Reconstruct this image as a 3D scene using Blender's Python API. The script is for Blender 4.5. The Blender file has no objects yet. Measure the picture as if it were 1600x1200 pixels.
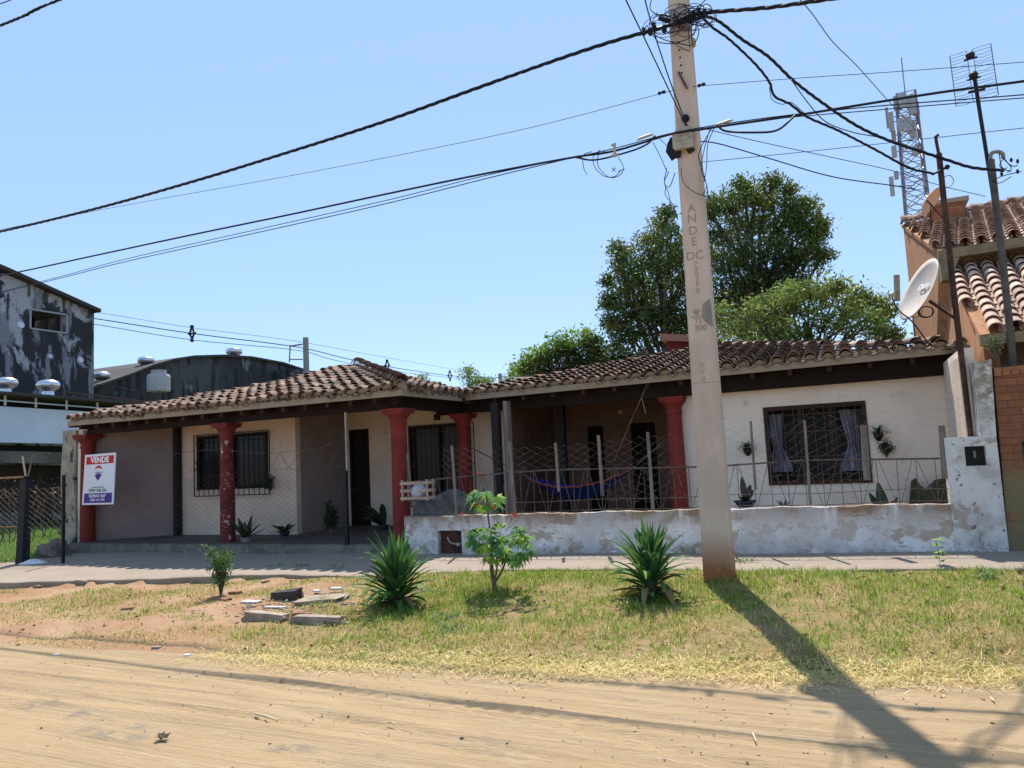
import bpy, bmesh, math, random
import numpy as np
from mathutils import Vector, Matrix
R = math.radians
random.seed(7); rng = np.random.default_rng(11)
scene = bpy.context.scene

# ------------------------------------------------------------------ camera
F = 1170.0; YAW = R(24.2); PITCH = R(5.5); ROLL = R(2.85)
CAM = Vector((0, 0, 1.6))
fw = Vector((-math.sin(YAW)*math.cos(PITCH), math.cos(YAW)*math.cos(PITCH), math.sin(PITCH)))
r0 = Vector((math.cos(YAW), math.sin(YAW), 0)); u0 = r0.cross(fw)
RT = r0*math.cos(ROLL) - u0*math.sin(ROLL); UP = u0*math.cos(ROLL) + r0*math.sin(ROLL)
cd = bpy.data.cameras.new('camera'); cam = bpy.data.objects.new('camera', cd)
scene.collection.objects.link(cam); scene.camera = cam
cam.matrix_world = Matrix((( RT.x, UP.x, -fw.x, CAM.x), (RT.y, UP.y, -fw.y, CAM.y), (RT.z, UP.z, -fw.z, CAM.z), (0,0,0,1)))
cd.sensor_width = 36; cd.lens = F/1600*36; cd.clip_start = 0.05; cd.clip_end = 3000
# ------------------------------------------------------------------ light
SUN_EL = R(58); SUN_AZ = math.atan2(-0.38, 0.925)
S = Vector((math.sin(SUN_AZ)*math.cos(SUN_EL), math.cos(SUN_AZ)*math.cos(SUN_EL), math.sin(SUN_EL)))
ld = bpy.data.lights.new('sun', 'SUN'); ld.energy = 3.7; ld.angle = R(0.55); ld.color = (1, .95, .87)
lo = bpy.data.objects.new('sun', ld); scene.collection.objects.link(lo)
lo.rotation_mode = 'QUATERNION'; lo.rotation_quaternion = S.to_track_quat('Z', 'Y'); lo.location = (-5, 20, 30)
W = bpy.data.worlds.new("World"); scene.world = W; W.use_nodes = True
wn = W.node_tree; wn.nodes.clear()
sky = wn.nodes.new('ShaderNodeTexSky'); sky.sky_type = 'NISHITA'; sky.sun_disc = False
sky.sun_elevation = SUN_EL; sky.sun_rotation = SUN_AZ; sky.altitude = 1500; sky.air_density = 1.0; sky.dust_density = 0.15; sky.ozone_density = 1.6
bg = wn.nodes.new('ShaderNodeBackground'); bg.inputs[1].default_value = 0.12
wo = wn.nodes.new('ShaderNodeOutputWorld')
mxs = wn.nodes.new('ShaderNodeMix'); mxs.data_type = 'RGBA'; mxs.inputs[0].default_value = .70
wn.links.new(sky.outputs[0], mxs.inputs[6]); mxs.inputs[7].default_value = (1.80, 2.74, 4.3, 1)      # constant pale blue mixed in to even the sky out
wn.links.new(mxs.outputs[2], bg.inputs[0]); wn.links.new(bg.outputs[0], wo.inputs[0])
vs = scene.view_settings; vs.view_transform = 'Standard'; vs.look = 'None'; vs.gamma = 1; vs.exposure = 1.0

# ------------------------------------------------------------------ helpers
def ray(px, py):
    return (fw*F + RT*(px-800) + UP*(600-py)).normalized()
def at(px, py, X=None, Y=None, Z=None):
    """world point of the surveyed mark on a plane of known position"""
    d = ray(px, py)
    if X is not None: t = (X-CAM.x)/d.x
    elif Y is not None: t = (Y-CAM.y)/d.y
    else: t = (Z-CAM.z)/d.z
    return CAM + d*t
def depth(p): return (Vector(p)-CAM).dot(fw)
def zs(X): return np.interp(X, [-60,-16,-5,0,5,60], [-.08,-.04,0,.06,.1,.1])
def Ys(X): return np.interp(X, [-30,-12.6,-9.4,-6.6,-4.5,2,9], [7.5,7.8,8.7,9.15,9.75,9.95,9.95])
def Yr(X): return np.interp(X, [-30,-8.6,-3.8,1.2,5,9], [5.2,5.3,5.72,6.55,7.0,7.1])
ZR = -0.22
def gz(X, Y):
    X = np.asarray(X, float); Y = np.asarray(Y, float)
    a = zs(X); t = np.clip((Y-Yr(X))/(Ys(X)-Yr(X)), 0, 1); t = t**0.8
    drop = np.interp(X, [-30,-9,-6,9], [.1,.08,.0,.0])
    z = ZR + (a-drop-ZR)*t
    z = np.where(Y > Ys(X), a-.03, z)
    b = .018*np.sin(X*1.7+Y*2.3)+.014*np.sin(X*3.9-Y*1.1+1)+.008*np.sin(X*7.3+Y*6.1)
    return z + b*np.clip(t*4, 0, 1)*np.clip((1-t)*5+.25, 0, 1)*np.where(Y > Ys(X)+.05, 0, 1)
def ground_at(px, py):
    d = ray(px, py); lo_, hi = 1.0, 60.0
    for _ in range(50):
        m = (lo_+hi)/2; p = CAM+d*m
        if p.z > float(gz(p.x, p.y)): lo_ = m
        else: hi = m
    return CAM + d*lo_

class N:   # node helper
    def __init__(s, name):
        s.m = bpy.data.materials.new(name); s.m.use_nodes = True; s.t = s.m.node_tree; s.t.nodes.clear()
        s.out = s.t.nodes.new('ShaderNodeOutputMaterial')
    def n(s, typ, **k):
        x = s.t.nodes.new(typ)
        for a, v in k.items(): setattr(x, a, v)
        return x
    def l(s, a, b): s.t.links.new(a, b)
    def val(s, sock, v):
        if hasattr(v, 'is_linked') or isinstance(v, bpy.types.NodeSocket): s.l(v, sock)
        else: sock.default_value = v
    def math(s, op, a, b=0.0, clamp=False):
        x = s.n('ShaderNodeMath', operation=op); x.use_clamp = clamp; s.val(x.inputs[0], a); s.val(x.inputs[1], b); return x.outputs[0]
    def mapr(s, v, a, b, c=0.0, d=1.0):
        x = s.n('ShaderNodeMapRange'); s.val(x.inputs[0], v)
        for i, q in enumerate((a, b, c, d)): x.inputs[i+1].default_value = q
        return x.outputs[0]
    def mix(s, f, a, b, mode='MIX'):
        x = s.n('ShaderNodeMix', data_type='RGBA', blend_type=mode); s.val(x.inputs[0], f); s.val(x.inputs[6], a); s.val(x.inputs[7], b); return x.outputs[2]
    def pos(s, scale=(1,1,1)):
        g = s.n('ShaderNodeNewGeometry'); m = s.n('ShaderNodeMapping'); s.l(g.outputs['Position'], m.inputs[0]); m.inputs['Scale'].default_value = scale; return m.outputs[0]
    def z(s):
        g = s.n('ShaderNodeNewGeometry'); x = s.n('ShaderNodeSeparateXYZ'); s.l(g.outputs['Position'], x.inputs[0]); return x.outputs
    def noise(s, vec, scale, detail=6, rough=.6, dist=0):
        x = s.n('ShaderNodeTexNoise'); s.l(vec, x.inputs['Vector']); x.inputs['Scale'].default_value = scale
        x.inputs['Detail'].default_value = detail; x.inputs['Roughness'].default_value = rough; x.inputs['Distortion'].default_value = dist; return x.outputs[0]
def c4(c): return (c[0], c[1], c[2], 1)
def M(name, base, rough=.85, layers=(), bump=(30, .25), metal=0, attr=None, attrmix=1.0, spec=.3, transl=0, bump2=None, stretch=None):
    """layers: (scale, colour, lo, hi[, opts]) opts: z=(z0,z1) gate along height, st=(x,y,z) stretch"""
    k = N(name); col = None
    if attr:
        a = k.n('ShaderNodeAttribute', attribute_name=attr); col = a.outputs['Color']
    if col is None:
        v = k.n('ShaderNodeRGB'); v.outputs[0].default_value = c4(base); col = v.outputs[0]
    for L in layers:
        sc, c, lo_, hi = L[:4]; o = L[4] if len(L) > 4 else {}
        f = k.mapr(k.noise(k.pos(o.get('st', (1,1,1))), sc, o.get('d', 6), o.get('r', .62), o.get('dist', 0)), lo_, hi)
        if 'z' in o: f = k.math('MULTIPLY', f, k.mapr(k.z()[2], o['z'][0], o['z'][1]), True)
        if 'a' in o: f = k.math('MULTIPLY', f, o['a'])
        col = k.mix(f, col, c4(c), o.get('mode', 'MIX'))
    b = k.n('ShaderNodeBsdfPrincipled'); k.l(col, b.inputs['Base Color'])
    b.inputs['Roughness'].default_value = rough; b.inputs['Metallic'].default_value = metal
    b.inputs['Specular IOR Level'].default_value = spec
    if bump:
        bn = k.n('ShaderNodeBump'); bn.inputs['Strength'].default_value = bump[1]; bn.inputs['Distance'].default_value = bump[2] if len(bump) > 2 else .02
        h = k.noise(k.pos(stretch or (1,1,1)), bump[0], 5, .7)
        if bump2: h = k.math('ADD', h, k.math('MULTIPLY', k.noise(k.pos(), bump2[0], 3), bump2[1]))
        k.l(h, bn.inputs['Height']); k.l(bn.outputs[0], b.inputs['Normal'])
    if transl:
        tr = k.n('ShaderNodeBsdfTranslucent'); k.l(col, tr.inputs[0]); mx = k.n('ShaderNodeMixShader'); mx.inputs[0].default_value = transl
        k.l(b.outputs[0], mx.inputs[1]); k.l(tr.outputs[0], mx.inputs[2]); k.l(mx.outputs[0], k.out.inputs[0])
    else: k.l(b.outputs[0], k.out.inputs[0])
    return k.m

def rootloc(o):
    while o.parent: o = o.parent
    return Vector(o.location)
def setp(o, label=None, cat=None, group=None, kind=None):
    for a, v in (('label', label), ('category', cat), ('group', group), ('kind', kind)):
        if v: o[a] = v
    return o
def thing(name, loc, label, cat, group=None):
    o = bpy.data.objects.new(name, None); scene.collection.objects.link(o); o.location = loc; o.empty_display_size = .2
    return setp(o, label, cat, group)
def link(name, me, mat, parent=None, origin=None):
    o = bpy.data.objects.new(name, me); scene.collection.objects.link(o)
    if mat: me.materials.append(mat)
    if parent: o.parent = parent
    elif origin is not None: o.location = origin
    return o
class MB:
    def __init__(s): s.v = []; s.f = []; s.c = []
    def add(s, vs_, fs, col=None):
        n = len(s.v); s.v += [tuple(v) for v in vs_]; s.f += [tuple(n+i for i in f) for f in fs]; s.c += [col or (1,1,1)]*len(fs)
    def quad(s, a, b, c, d, col=None): s.add((a,b,c,d), ((0,1,2,3),), col)
    def box(s, lo_, hi, col=None):
        x0,y0,z0 = lo_; x1,y1,z1 = hi
        s.hexa([(x0,y0,z0),(x1,y0,z0),(x1,y1,z0),(x0,y1,z0)], [(x0,y0,z1),(x1,y0,z1),(x1,y1,z1),(x0,y1,z1)], col)
    def hexa(s, b, t, col=None):
        s.add(list(b)+list(t), ((3,2,1,0),(4,5,6,7),(0,1,5,4),(1,2,6,5),(2,3,7,6),(3,0,4,7)), col)
    def prism(s, pts, off, col=None):
        """polygon pts extruded by vector off"""
        n = len(pts); off = Vector(off); a = [Vector(p) for p in pts]; b = [p+off for p in a]
        s.add(a+b, [tuple(range(n)), tuple(range(2*n-1, n-1, -1))]+[(i, n+i, n+(i+1) % n, (i+1) % n) for i in range(n)], col)
    def tube(s, pts, r, sides=6, col=None, caps=True):
        pts = [Vector(p) for p in pts]; n = len(pts)
        rs = r if hasattr(r, '__len__') else [r]*n
        t0 = (pts[1]-pts[0]).normalized(); a = t0.orthogonal().normalized(); vs_ = []
        for i, p in enumerate(pts):
            t = ((pts[min(i+1, n-1)]-pts[max(i-1, 0)]))
            t = t.normalized() if t.length > 1e-9 else t0
            a = (a - t*a.dot(t)); a = a.normalized() if a.length > 1e-6 else t.orthogonal().normalized(); b = t.cross(a)
            for k in range(sides):
                q = 2*math.pi*k/sides; vs_.append(p+(a*math.cos(q)+b*math.sin(q))*rs[i])
        fs = [(i*sides+k, i*sides+(k+1) % sides, (i+1)*sides+(k+1) % sides, (i+1)*sides+k) for i in range(n-1) for k in range(sides)]
        if caps: fs += [tuple(range(sides-1, -1, -1)), tuple((n-1)*sides+k for k in range(sides))]
        s.add(vs_, fs, col)
    def lathe(s, base, prof, sides=20, col=None, axis=None):
        """prof: (radius, height)"""
        base = Vector(base); az = Vector(axis).normalized() if axis else Vector((0,0,1)); ax = az.orthogonal().normalized(); ay = az.cross(ax); vs_ = []
        for r, h in prof:
            for k in range(sides):
                q = 2*math.pi*k/sides; vs_.append(base+az*h+(ax*math.cos(q)+ay*math.sin(q))*r)
        n = len(prof)
        fs = [(i*sides+k, i*sides+(k+1) % sides, (i+1)*sides+(k+1) % sides, (i+1)*sides+k) for i in range(n-1) for k in range(sides)]
        fs += [tuple(range(sides-1, -1, -1)), tuple((n-1)*sides+k for k in range(sides))]
        s.add(vs_, fs, col)
    def build(s, name, mat, parent=None, smooth=False, origin=None):
        L = rootloc(parent) if parent else (Vector(origin) if origin is not None else Vector((0,0,0)))
        me = bpy.data.meshes.new(name); me.from_pydata([(v[0]-L.x, v[1]-L.y, v[2]-L.z) for v in s.v], [], s.f); me.update()
        if any(c != (1,1,1) for c in s.c):
            a = me.attributes.new('tint', 'FLOAT_COLOR', 'FACE'); a.data.foreach_set('color', np.array([list(c)+[1] for c in s.c], 'f').ravel())
        if smooth: me.polygons.foreach_set('use_smooth', [True]*len(me.polygons))
        return link(name, me, mat, parent, L if not parent else None)
def np_mesh(name, V, Fc, mat, parent=None, cols=None, origin=None, smooth=False):
    L = rootloc(parent) if parent else (Vector(origin) if origin is not None else Vector((0,0,0)))
    V = np.asarray(V, 'f') - np.array([L.x, L.y, L.z], 'f'); Fc = np.asarray(Fc, 'i'); m, k = Fc.shape
    me = bpy.data.meshes.new(name); me.vertices.add(len(V)); me.vertices.foreach_set('co', V.ravel())
    me.loops.add(m*k); me.loops.foreach_set('vertex_index', Fc.ravel())
    me.polygons.add(m); me.polygons.foreach_set('loop_start', np.arange(0, m*k, k, dtype='i')); me.polygons.foreach_set('loop_total', np.full(m, k, 'i'))
    me.update(calc_edges=True); me.validate()
    if cols is not None:
        a = me.attributes.new('tint', 'FLOAT_COLOR', 'FACE'); c = np.ones((m, 4), 'f'); c[:, :3] = cols; a.data.foreach_set('color', c.ravel())
    if smooth: me.polygons.foreach_set('use_smooth', [True]*m)
    return link(name, me, mat, parent, L if not parent else None)
def smooth_path(pts, n=8):
    P = [Vector(p) for p in pts]; P = [P[0]*2-P[1]]+P+[P[-1]*2-P[-2]]; out = []
    for i in range(1, len(P)-2):
        for k in range(n):
            t = k/n; a, b, c, d = P[i-1], P[i], P[i+1], P[i+2]
            out.append(0.5*((2*b)+(c-a)*t+(2*a-5*b+4*c-d)*t*t+(-a+3*b-3*c+d)*t**3))
    return out+[P[-2]]
def text_obj(name, body, size, loc, rt, upv, mat, parent, bold=0.0, ext=.002, align='CENTER'):
    c = bpy.data.curves.new(name, 'FONT'); c.body = body; c.size = size; c.extrude = ext; c.offset = bold; c.align_x = align; c.align_y = 'CENTER'; c.resolution_u = 3
    t = bpy.data.objects.new(name, c); scene.collection.objects.link(t); bpy.context.view_layer.update()
    me = bpy.data.meshes.new_from_object(t.evaluated_get(bpy.context.evaluated_depsgraph_get())); bpy.data.objects.remove(t); bpy.data.curves.remove(c)
    rt = Vector(rt).normalized(); nrm = rt.cross(Vector(upv)).normalized(); u = nrm.cross(rt); L = rootloc(parent); loc = Vector(loc)-L
    me.transform(Matrix(((rt.x,u.x,nrm.x,loc.x),(rt.y,u.y,nrm.y,loc.y),(rt.z,u.z,nrm.z,loc.z),(0,0,0,1))))
    me.materials.clear(); me.name = name
    return link(name, me, mat, parent)

# ------------------------------------------------------------------ materials
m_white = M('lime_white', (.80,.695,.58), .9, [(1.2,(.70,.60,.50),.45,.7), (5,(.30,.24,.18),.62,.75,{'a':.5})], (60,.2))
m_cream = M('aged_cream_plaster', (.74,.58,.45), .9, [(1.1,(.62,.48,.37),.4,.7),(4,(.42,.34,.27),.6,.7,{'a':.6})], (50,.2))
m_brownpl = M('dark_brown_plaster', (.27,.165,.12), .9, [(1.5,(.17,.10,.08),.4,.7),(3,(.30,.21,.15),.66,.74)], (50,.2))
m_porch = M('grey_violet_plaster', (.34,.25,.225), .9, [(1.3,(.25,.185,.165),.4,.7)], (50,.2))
m_bwall = M('peeling_whitewash', (.80,.77,.74), .92, [(2.2,(.60,.55,.50),.42,.6), (3.2,(.42,.33,.24),.535,.56,{'st':(1,1,1.3),'a':.85,'d':9}), (14,(.30,.25,.21),.60,.63,{'st':(.6,1,1.6),'a':.7,'d':8}),
     (5,(.26,.16,.09),.36,.50,{'z':(.40,.66),'st':(1,1,.25),'a':.95}), (11,(.18,.13,.10),.64,.70,{'a':.8}), (7,(.14,.12,.10),.42,.62,{'z':(.28,.02),'a':.8}),(1.1,(.60,.60,.60),.5,.62,{'a':.5})], (22,.5,.03))
m_red = M('oxide_red_paint', (.21,.030,.022), .85, [(3,(.13,.022,.018),.45,.7),(9,(.30,.08,.05),.66,.76)], (40,.2))
m_redpeel = M('flaking_red_paint', (.18,.028,.022), .85, [(3,(.09,.02,.018),.45,.7),(9,(.52,.42,.38),.60,.635,{'z':(2.35,2.1),'d':8})], (30,.5,.03))
m_concrete = M('pole_concrete', (.62,.50,.40), .9, [(2.5,(.54,.43,.34),.4,.7),(60,(.2,.16,.13),.68,.74),(3,(.30,.13,.05),-.1,.5,{'z':(.62,.02),'a':1.3}),(1.6,(.42,.33,.27),.5,.62,{'st':(1,1,.35),'a':.6})], (90,.25,.01))
m_postc = M('lichen_concrete', (.38,.34,.26), .95, [(3,(.26,.23,.18),.4,.6),(4,(.05,.05,.05),.55,.62),(8,(.1,.1,.09),.6,.68)], (40,.5))
m_side = M('worn_pavement', (.30,.24,.185), .95, [(1.6,(.26,.205,.16),.4,.7),(8,(.19,.145,.11),.58,.7,{'a':.6}),(35,(.2,.16,.13),.62,.7,{'a':.5})], (40,.35))
m_plinth = M('dirty_plinth', (.20,.17,.14), .95, [(3,(.12,.10,.085),.4,.6),(10,(.3,.25,.2),.6,.7)], (30,.6))
m_floor = M('porch_tiles', (.13,.10,.085), .7, [(3,(.08,.065,.06),.4,.7)], (50,.1))
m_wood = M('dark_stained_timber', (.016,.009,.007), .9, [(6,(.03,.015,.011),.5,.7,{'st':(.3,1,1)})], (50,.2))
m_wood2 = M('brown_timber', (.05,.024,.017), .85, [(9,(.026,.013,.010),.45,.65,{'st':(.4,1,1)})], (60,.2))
m_grayw = M('weathered_grey_timber', (.23,.19,.155), .95, [(14,(.11,.09,.075),.45,.65,{'st':(1,1,.15)})], (60,.4))
m_black = M('paint_and_shade_black', (.012,.012,.013), .6, (), None)  # black painted parts; also stands in for shade inside openings
m_iron = M('rusted_iron', (.10,.065,.05), .8, [(20,(.2,.09,.045),.55,.7)], (90,.3))
m_wire = M('galvanised_wire', (.145,.12,.105), .8, [(8,(.09,.06,.045),.5,.62)], None, .3)
m_wired = M('dark_wire', (.11,.09,.08), .6, (), None, .3)
m_cable = M('cable_sheath', (.012,.012,.018), .5, (), None)
m_glass = M('dark_glass', (.012,.012,.014), .2, (), None, 0, spec=.2)
m_mortar = M('cream_mortar', (.31,.25,.18), .95, [(6,(.33,.26,.18),.45,.65),(20,(.2,.15,.11),.6,.7,{'a':.6})], (60,.4))
m_tile = M('clay_tile', (1,1,1), .9, [(5,(.13,.085,.06),.5,.68,{'a':.55}),(22,(.06,.045,.035),.56,.68,{'a':.7})], (70,.4), attr='tint')
m_tile2 = M('newer_clay_tile', (1,1,1), .85, [(5,(.22,.12,.08),.5,.7,{'a':.5})], (70,.3), attr='tint')
# ------------------------------------------------------------------ ground, road, pavement
def axis(*seg):
    o = []
    for a, b, st in seg: o += list(np.arange(a, b, st))
    return np.array(o)
gx = axis((-900,-100,100),(-100,-30,6),(-30,-17,.8),(-17,7,.16),(7,30,1),(30,100,7),(100,900,100))
gy = axis((-400,-40,60),(-40,-3,4),(-3,4.5,.5),(4.5,11,.12),(11,12,.25),(12,40,1.5),(40,200,15),(200,1800,150))
GX, GY = np.meshgrid(gx, gy); GZ = gz(GX, GY)
GZ = np.where(GY < Yr(GX)-.12, ZR-.12, GZ)
V = np.stack([GX, GY, GZ], -1).reshape(-1, 3); nx, ny = len(gx), len(gy)
ii = (np.arange(ny-1)[:, None]*nx+np.arange(nx-1)[None]).ravel(); Fg = np.stack([ii, ii+1, ii+1+nx, ii+nx], -1)
k = N('verge_soil'); p = k.pos()
col = k.mix(k.mapr(k.noise(p, 1.3), .4, .65), c4((.30,.17,.095)), c4((.37,.245,.15)))
col = k.mix(k.mapr(k.noise(p, 9), .5, .7), col, c4((.30,.17,.09)))
xs = k.z()
gm = k.math('MULTIPLY', k.mapr(xs[0], -6.8, -4.6), k.mapr(k.noise(p, 6), .3, .55), True)
col = k.mix(gm, col, c4((.20,.165,.06)))
lm = k.math('MULTIPLY', k.mapr(xs[0], -15.9, -16.4), k.mapr(xs[1], 8.9, 9.6), True)
col = k.mix(lm, col, c4((.10,.15,.03)))
b = k.n('ShaderNodeBsdfPrincipled'); b.inputs['Roughness'].default_value = .95; b.inputs['Specular IOR Level'].default_value = .15; k.l(col, b.inputs[0])
bn = k.n('ShaderNodeBump'); bn.inputs['Strength'].default_value = .7; bn.inputs['Distance'].default_value = .03; k.l(k.noise(p, 14, 8, .7), bn.inputs['Height']); k.l(bn.outputs[0], b.inputs['Normal'])
k.l(b.outputs[0], k.out.inputs[0])
setp(np_mesh('ground', V, Fg, k.m, smooth=True), kind='structure')
# sandy road
rx = axis((-120,-24,4),(-24,-13,.25),(-13,4.5,.05),(4.5,10,.3),(10,120,4)); ry = np.concatenate([np.arange(-3,1.5,.3), np.arange(1.5,3.2,.08), np.arange(3.2,7.4,.028)])
RX, T = np.meshgrid(rx, ry)
RY = T - np.clip(T-4.6, 0, None)/(7.372-4.6)*(7.372-(Yr(RX)+.12+.03*np.sin(RX*1.9)+.02*np.sin(RX*5.3+1)))*1.0
def fbm(x, y, seed, o=4):
    r = np.random.default_rng(seed); z = 0; a = 1; f = 1
    for _ in range(o):
        for _k in range(3):
            th = r.uniform(0, 6.28); z = z + a*np.sin((x*math.cos(th)+y*math.sin(th))*f*3 + r.uniform(0, 6.28) + 1.5*np.sin(f*(x*math.sin(th)-y*math.cos(th))+r.uniform(0,6)))/3
        a *= .55; f *= 2.1
    return z
yy = RY + .10*np.sin(RX*.35) + .03*np.sin(RX*1.3)
amp = np.clip(fbm(RX*.5, RY*.8, 3, 2)*.6+.6, .15, 1.2)
z = .0016*amp*np.sin(yy*42+.6*np.sin(RX*.8)) + .0016*np.sin(yy*23+1+.5*np.sin(RX*.5))*amp + .002*np.sin(yy*6.1) + .0020*fbm(RX, RY, 5)
for x0, y0, sl, w, dpt in ((-7,3.95,-.03,.2,.03),(-2,4.6,-.16,.11,.018),(-2,4.15,-.20,.10,.014),(-7,4.3,.03,.12,.022),(-6,3.6,-.02,.14,.02),(0,5.05,-.1,.08,.012)):
    d = (RY-(y0+sl*(RX-x0)+.05*np.sin(RX*1.1)))/w
    z += (-dpt*np.exp(-d*d) + dpt*.6*np.exp(-(np.abs(d)-1.6)**2*3))*.4 + .0025*np.exp(-d*d*.7)*np.sin(RX*60+d*3)
for x0, y0, sl, cv, w in ((-2.2,4.95,-.22,-.035,.05),(-2.0,4.80,-.22,-.035,.05),(-1.2,4.75,-.30,-.05,.05),(-1.0,4.60,-.30,-.05,.05),(-3.5,4.55,-.10,-.02,.06),(-5.0,4.35,.0,-.015,.06),(-1.0,5.35,-.10,.01,.05),(-4,5.1,-.05,.0,.05),(-9,4.6,.02,0,.07),(-9,4.2,.03,0,.07)):
    d = (RY-(y0+sl*(RX-x0)+cv*(RX-x0)**2+.015*np.sin(RX*2.3)))/w
    z += (-.010*np.exp(-d**4) + .006*np.exp(-(np.abs(d)-1.5)**2*4) + .004*np.exp(-d**4)*np.sign(np.sin(RX*85+d*2)))*np.exp(-((RX-x0-1.2)/3.2)**2)
# embedded paving stones showing at the lower left
stone = np.clip((fbm(RX*1.5+4, RY*2.2, 21, 3)-.35)*3, 0, 1)*np.clip((-1.8-RX)/1.2, 0, 1)*np.clip((4.75-RY)*2.5, 0, 1)
z += stone*.010
edge = np.clip((RY-(Yr(RX)-.25))/.3, 0, 1)
Z_ = ZR+.01+z*(1-.6*edge) + .012*edge
V = np.stack([RX, RY, Z_], -1).reshape(-1, 3); nx, ny = len(rx), len(ry)
ii = (np.arange(ny-1)[:, None]*nx+np.arange(nx-1)[None]).ravel(); Fg = np.stack([ii, ii+1, ii+1+nx, ii+nx], -1)
k = N('road_sand'); p = k.pos(); ps = k.pos((.16, 3.0, 1))
col = k.mix(k.mapr(k.noise(p, .9), .35, .7), c4((.47,.335,.19)), c4((.415,.29,.165)))
col = k.mix(k.math('MULTIPLY', k.mapr(k.noise(ps, 3.2, 8, .7), .52, .72), .5), col, c4((.22,.155,.10)))
col = k.mix(k.math('MULTIPLY', k.mapr(k.noise(ps, 12, 5), .52, .66), .6), col, c4((.50,.39,.265)))
col = k.mix(k.math('MULTIPLY', k.mapr(k.noise(k.pos((.05,7,1)), 5, 5, .75), .5, .62), .30), col, c4((.24,.17,.105)))
col = k.mix(k.math('MULTIPLY', k.mapr(k.noise(p, 120, 2), .62, .72), .55), col, c4((.22,.15,.10)))
a = k.n('ShaderNodeAttribute', attribute_name='tint')
sp = k.n('ShaderNodeSeparateColor'); k.l(a.outputs['Color'], sp.inputs[0])
sf = k.math('MULTIPLY', sp.outputs[0], k.mapr(k.noise(p, 7, 3), .48, .6), True)
col = k.mix(sf, col, c4((.30,.235,.17)))
b = k.n('ShaderNodeBsdfPrincipled'); b.inputs['Roughness'].default_value = .97; b.inputs['Specular IOR Level'].default_value = .1; k.l(col, b.inputs[0])
bn = k.n('ShaderNodeBump'); bn.inputs['Strength'].default_value = .7; bn.inputs['Distance'].default_value = .03
k.l(k.math('ADD', k.math('ADD', k.math('ADD', k.noise(k.pos((.05,7,1)), 5, 6, .75), k.noise(k.pos((.25,3.2,1)), 9, 8, .75)), k.noise(k.pos((.7,1.6,1)), 22, 8, .75)), k.math('MULTIPLY', k.noise(p, 150, 2), .5)), bn.inputs['Height']); k.l(bn.outputs[0], b.inputs['Normal'])
k.l(b.outputs[0], k.out.inputs[0])
sc_ = stone[:-1, :-1].ravel()[:, None]*np.ones((1, 3))
setp(np_mesh('road', V, Fg, k.m, cols=sc_, smooth=True), kind='structure')
# pavement slab
sx = np.arange(-17.2, 8, .12); mb = MB(); vs_ = []
for i, x in enumerate(sx):
    e = float(Ys(x)) + .05*math.sin(x*2.1)+.03*math.sin(x*7.7)+random.uniform(-.015,.015); zt = float(zs(x))+.012*math.sin(x*1.3)
    vs_ += [(x, e-.01, zt-.22), (x, e, zt+.0), (x, e+.03, zt+.012), (x, (e+11.4)/2, zt+.02), (x, 11.45, zt+.02)]
mb.add(vs_, [(i*5+j, (i+1)*5+j, (i+1)*5+j+1, i*5+j+1) for i in range(len(sx)-1) for j in range(4)])
setp(mb.build('pavement', m_side, smooth=False), kind='structure')

# ------------------------------------------------------------------ clay tile roofs
OLD = [(.26,.175,.125),(.20,.135,.10),(.33,.225,.16),(.16,.11,.085),(.29,.21,.17),(.27,.155,.105),(.14,.10,.08)]
DRK = [(.20,.125,.09),(.16,.10,.075),(.25,.155,.11),(.13,.09,.07),(.22,.15,.115)]
NEW = [(.52,.36,.27),(.46,.31,.23),(.56,.41,.32),(.42,.28,.21)]
def pip(u, v, poly):
    c = False; n = len(poly)
    for i in range(n):
        a, b_ = poly[i], poly[(i+1) % n]
        if (a[1] > v) != (b_[1] > v) and u < (b_[0]-a[0])*(v-a[1])/(b_[1]-a[1])+a[0]: c = not c
    return c
def tile(mb, c, U, V_, Nn, L, ra, rb, lift, col, cup=1, seg=6, th=.014, arc=1.0):
    """half-round tile from c (low end) running along V_; ra radius at low end, rb at high end"""
    vs_ = []
    for e, (r_, q, h) in enumerate(((ra, 0, lift), (rb, L, 0))):
        for rr in (r_, r_-th):
            for k_ in range(seg+1):
                a_ = math.pi*(k_/seg-.5)*arc
                vs_.append(c+V_*q+U*(math.sin(a_)*rr)+Nn*(h+cup*(math.cos(a_)*rr)))
    s = seg+1; fs = []
    for k_ in range(seg):
        f1 = (k_, k_+1, 2*s+k_+1, 2*s+k_); f2 = (s+k_, 3*s+k_, 3*s+k_+1, s+k_+1); f3 = (k_, s+k_, s+k_+1, k_+1); f4 = (2*s+k_, 2*s+k_+1, 3*s+k_+1, 3*s+k_)
        fs += [f1, f2, f3, f4]
    fs += [(0, 2*s, 3*s, s), (seg, s+seg, 3*s+seg, 2*s+seg)]
    mb.add(vs_, fs, col)
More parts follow.
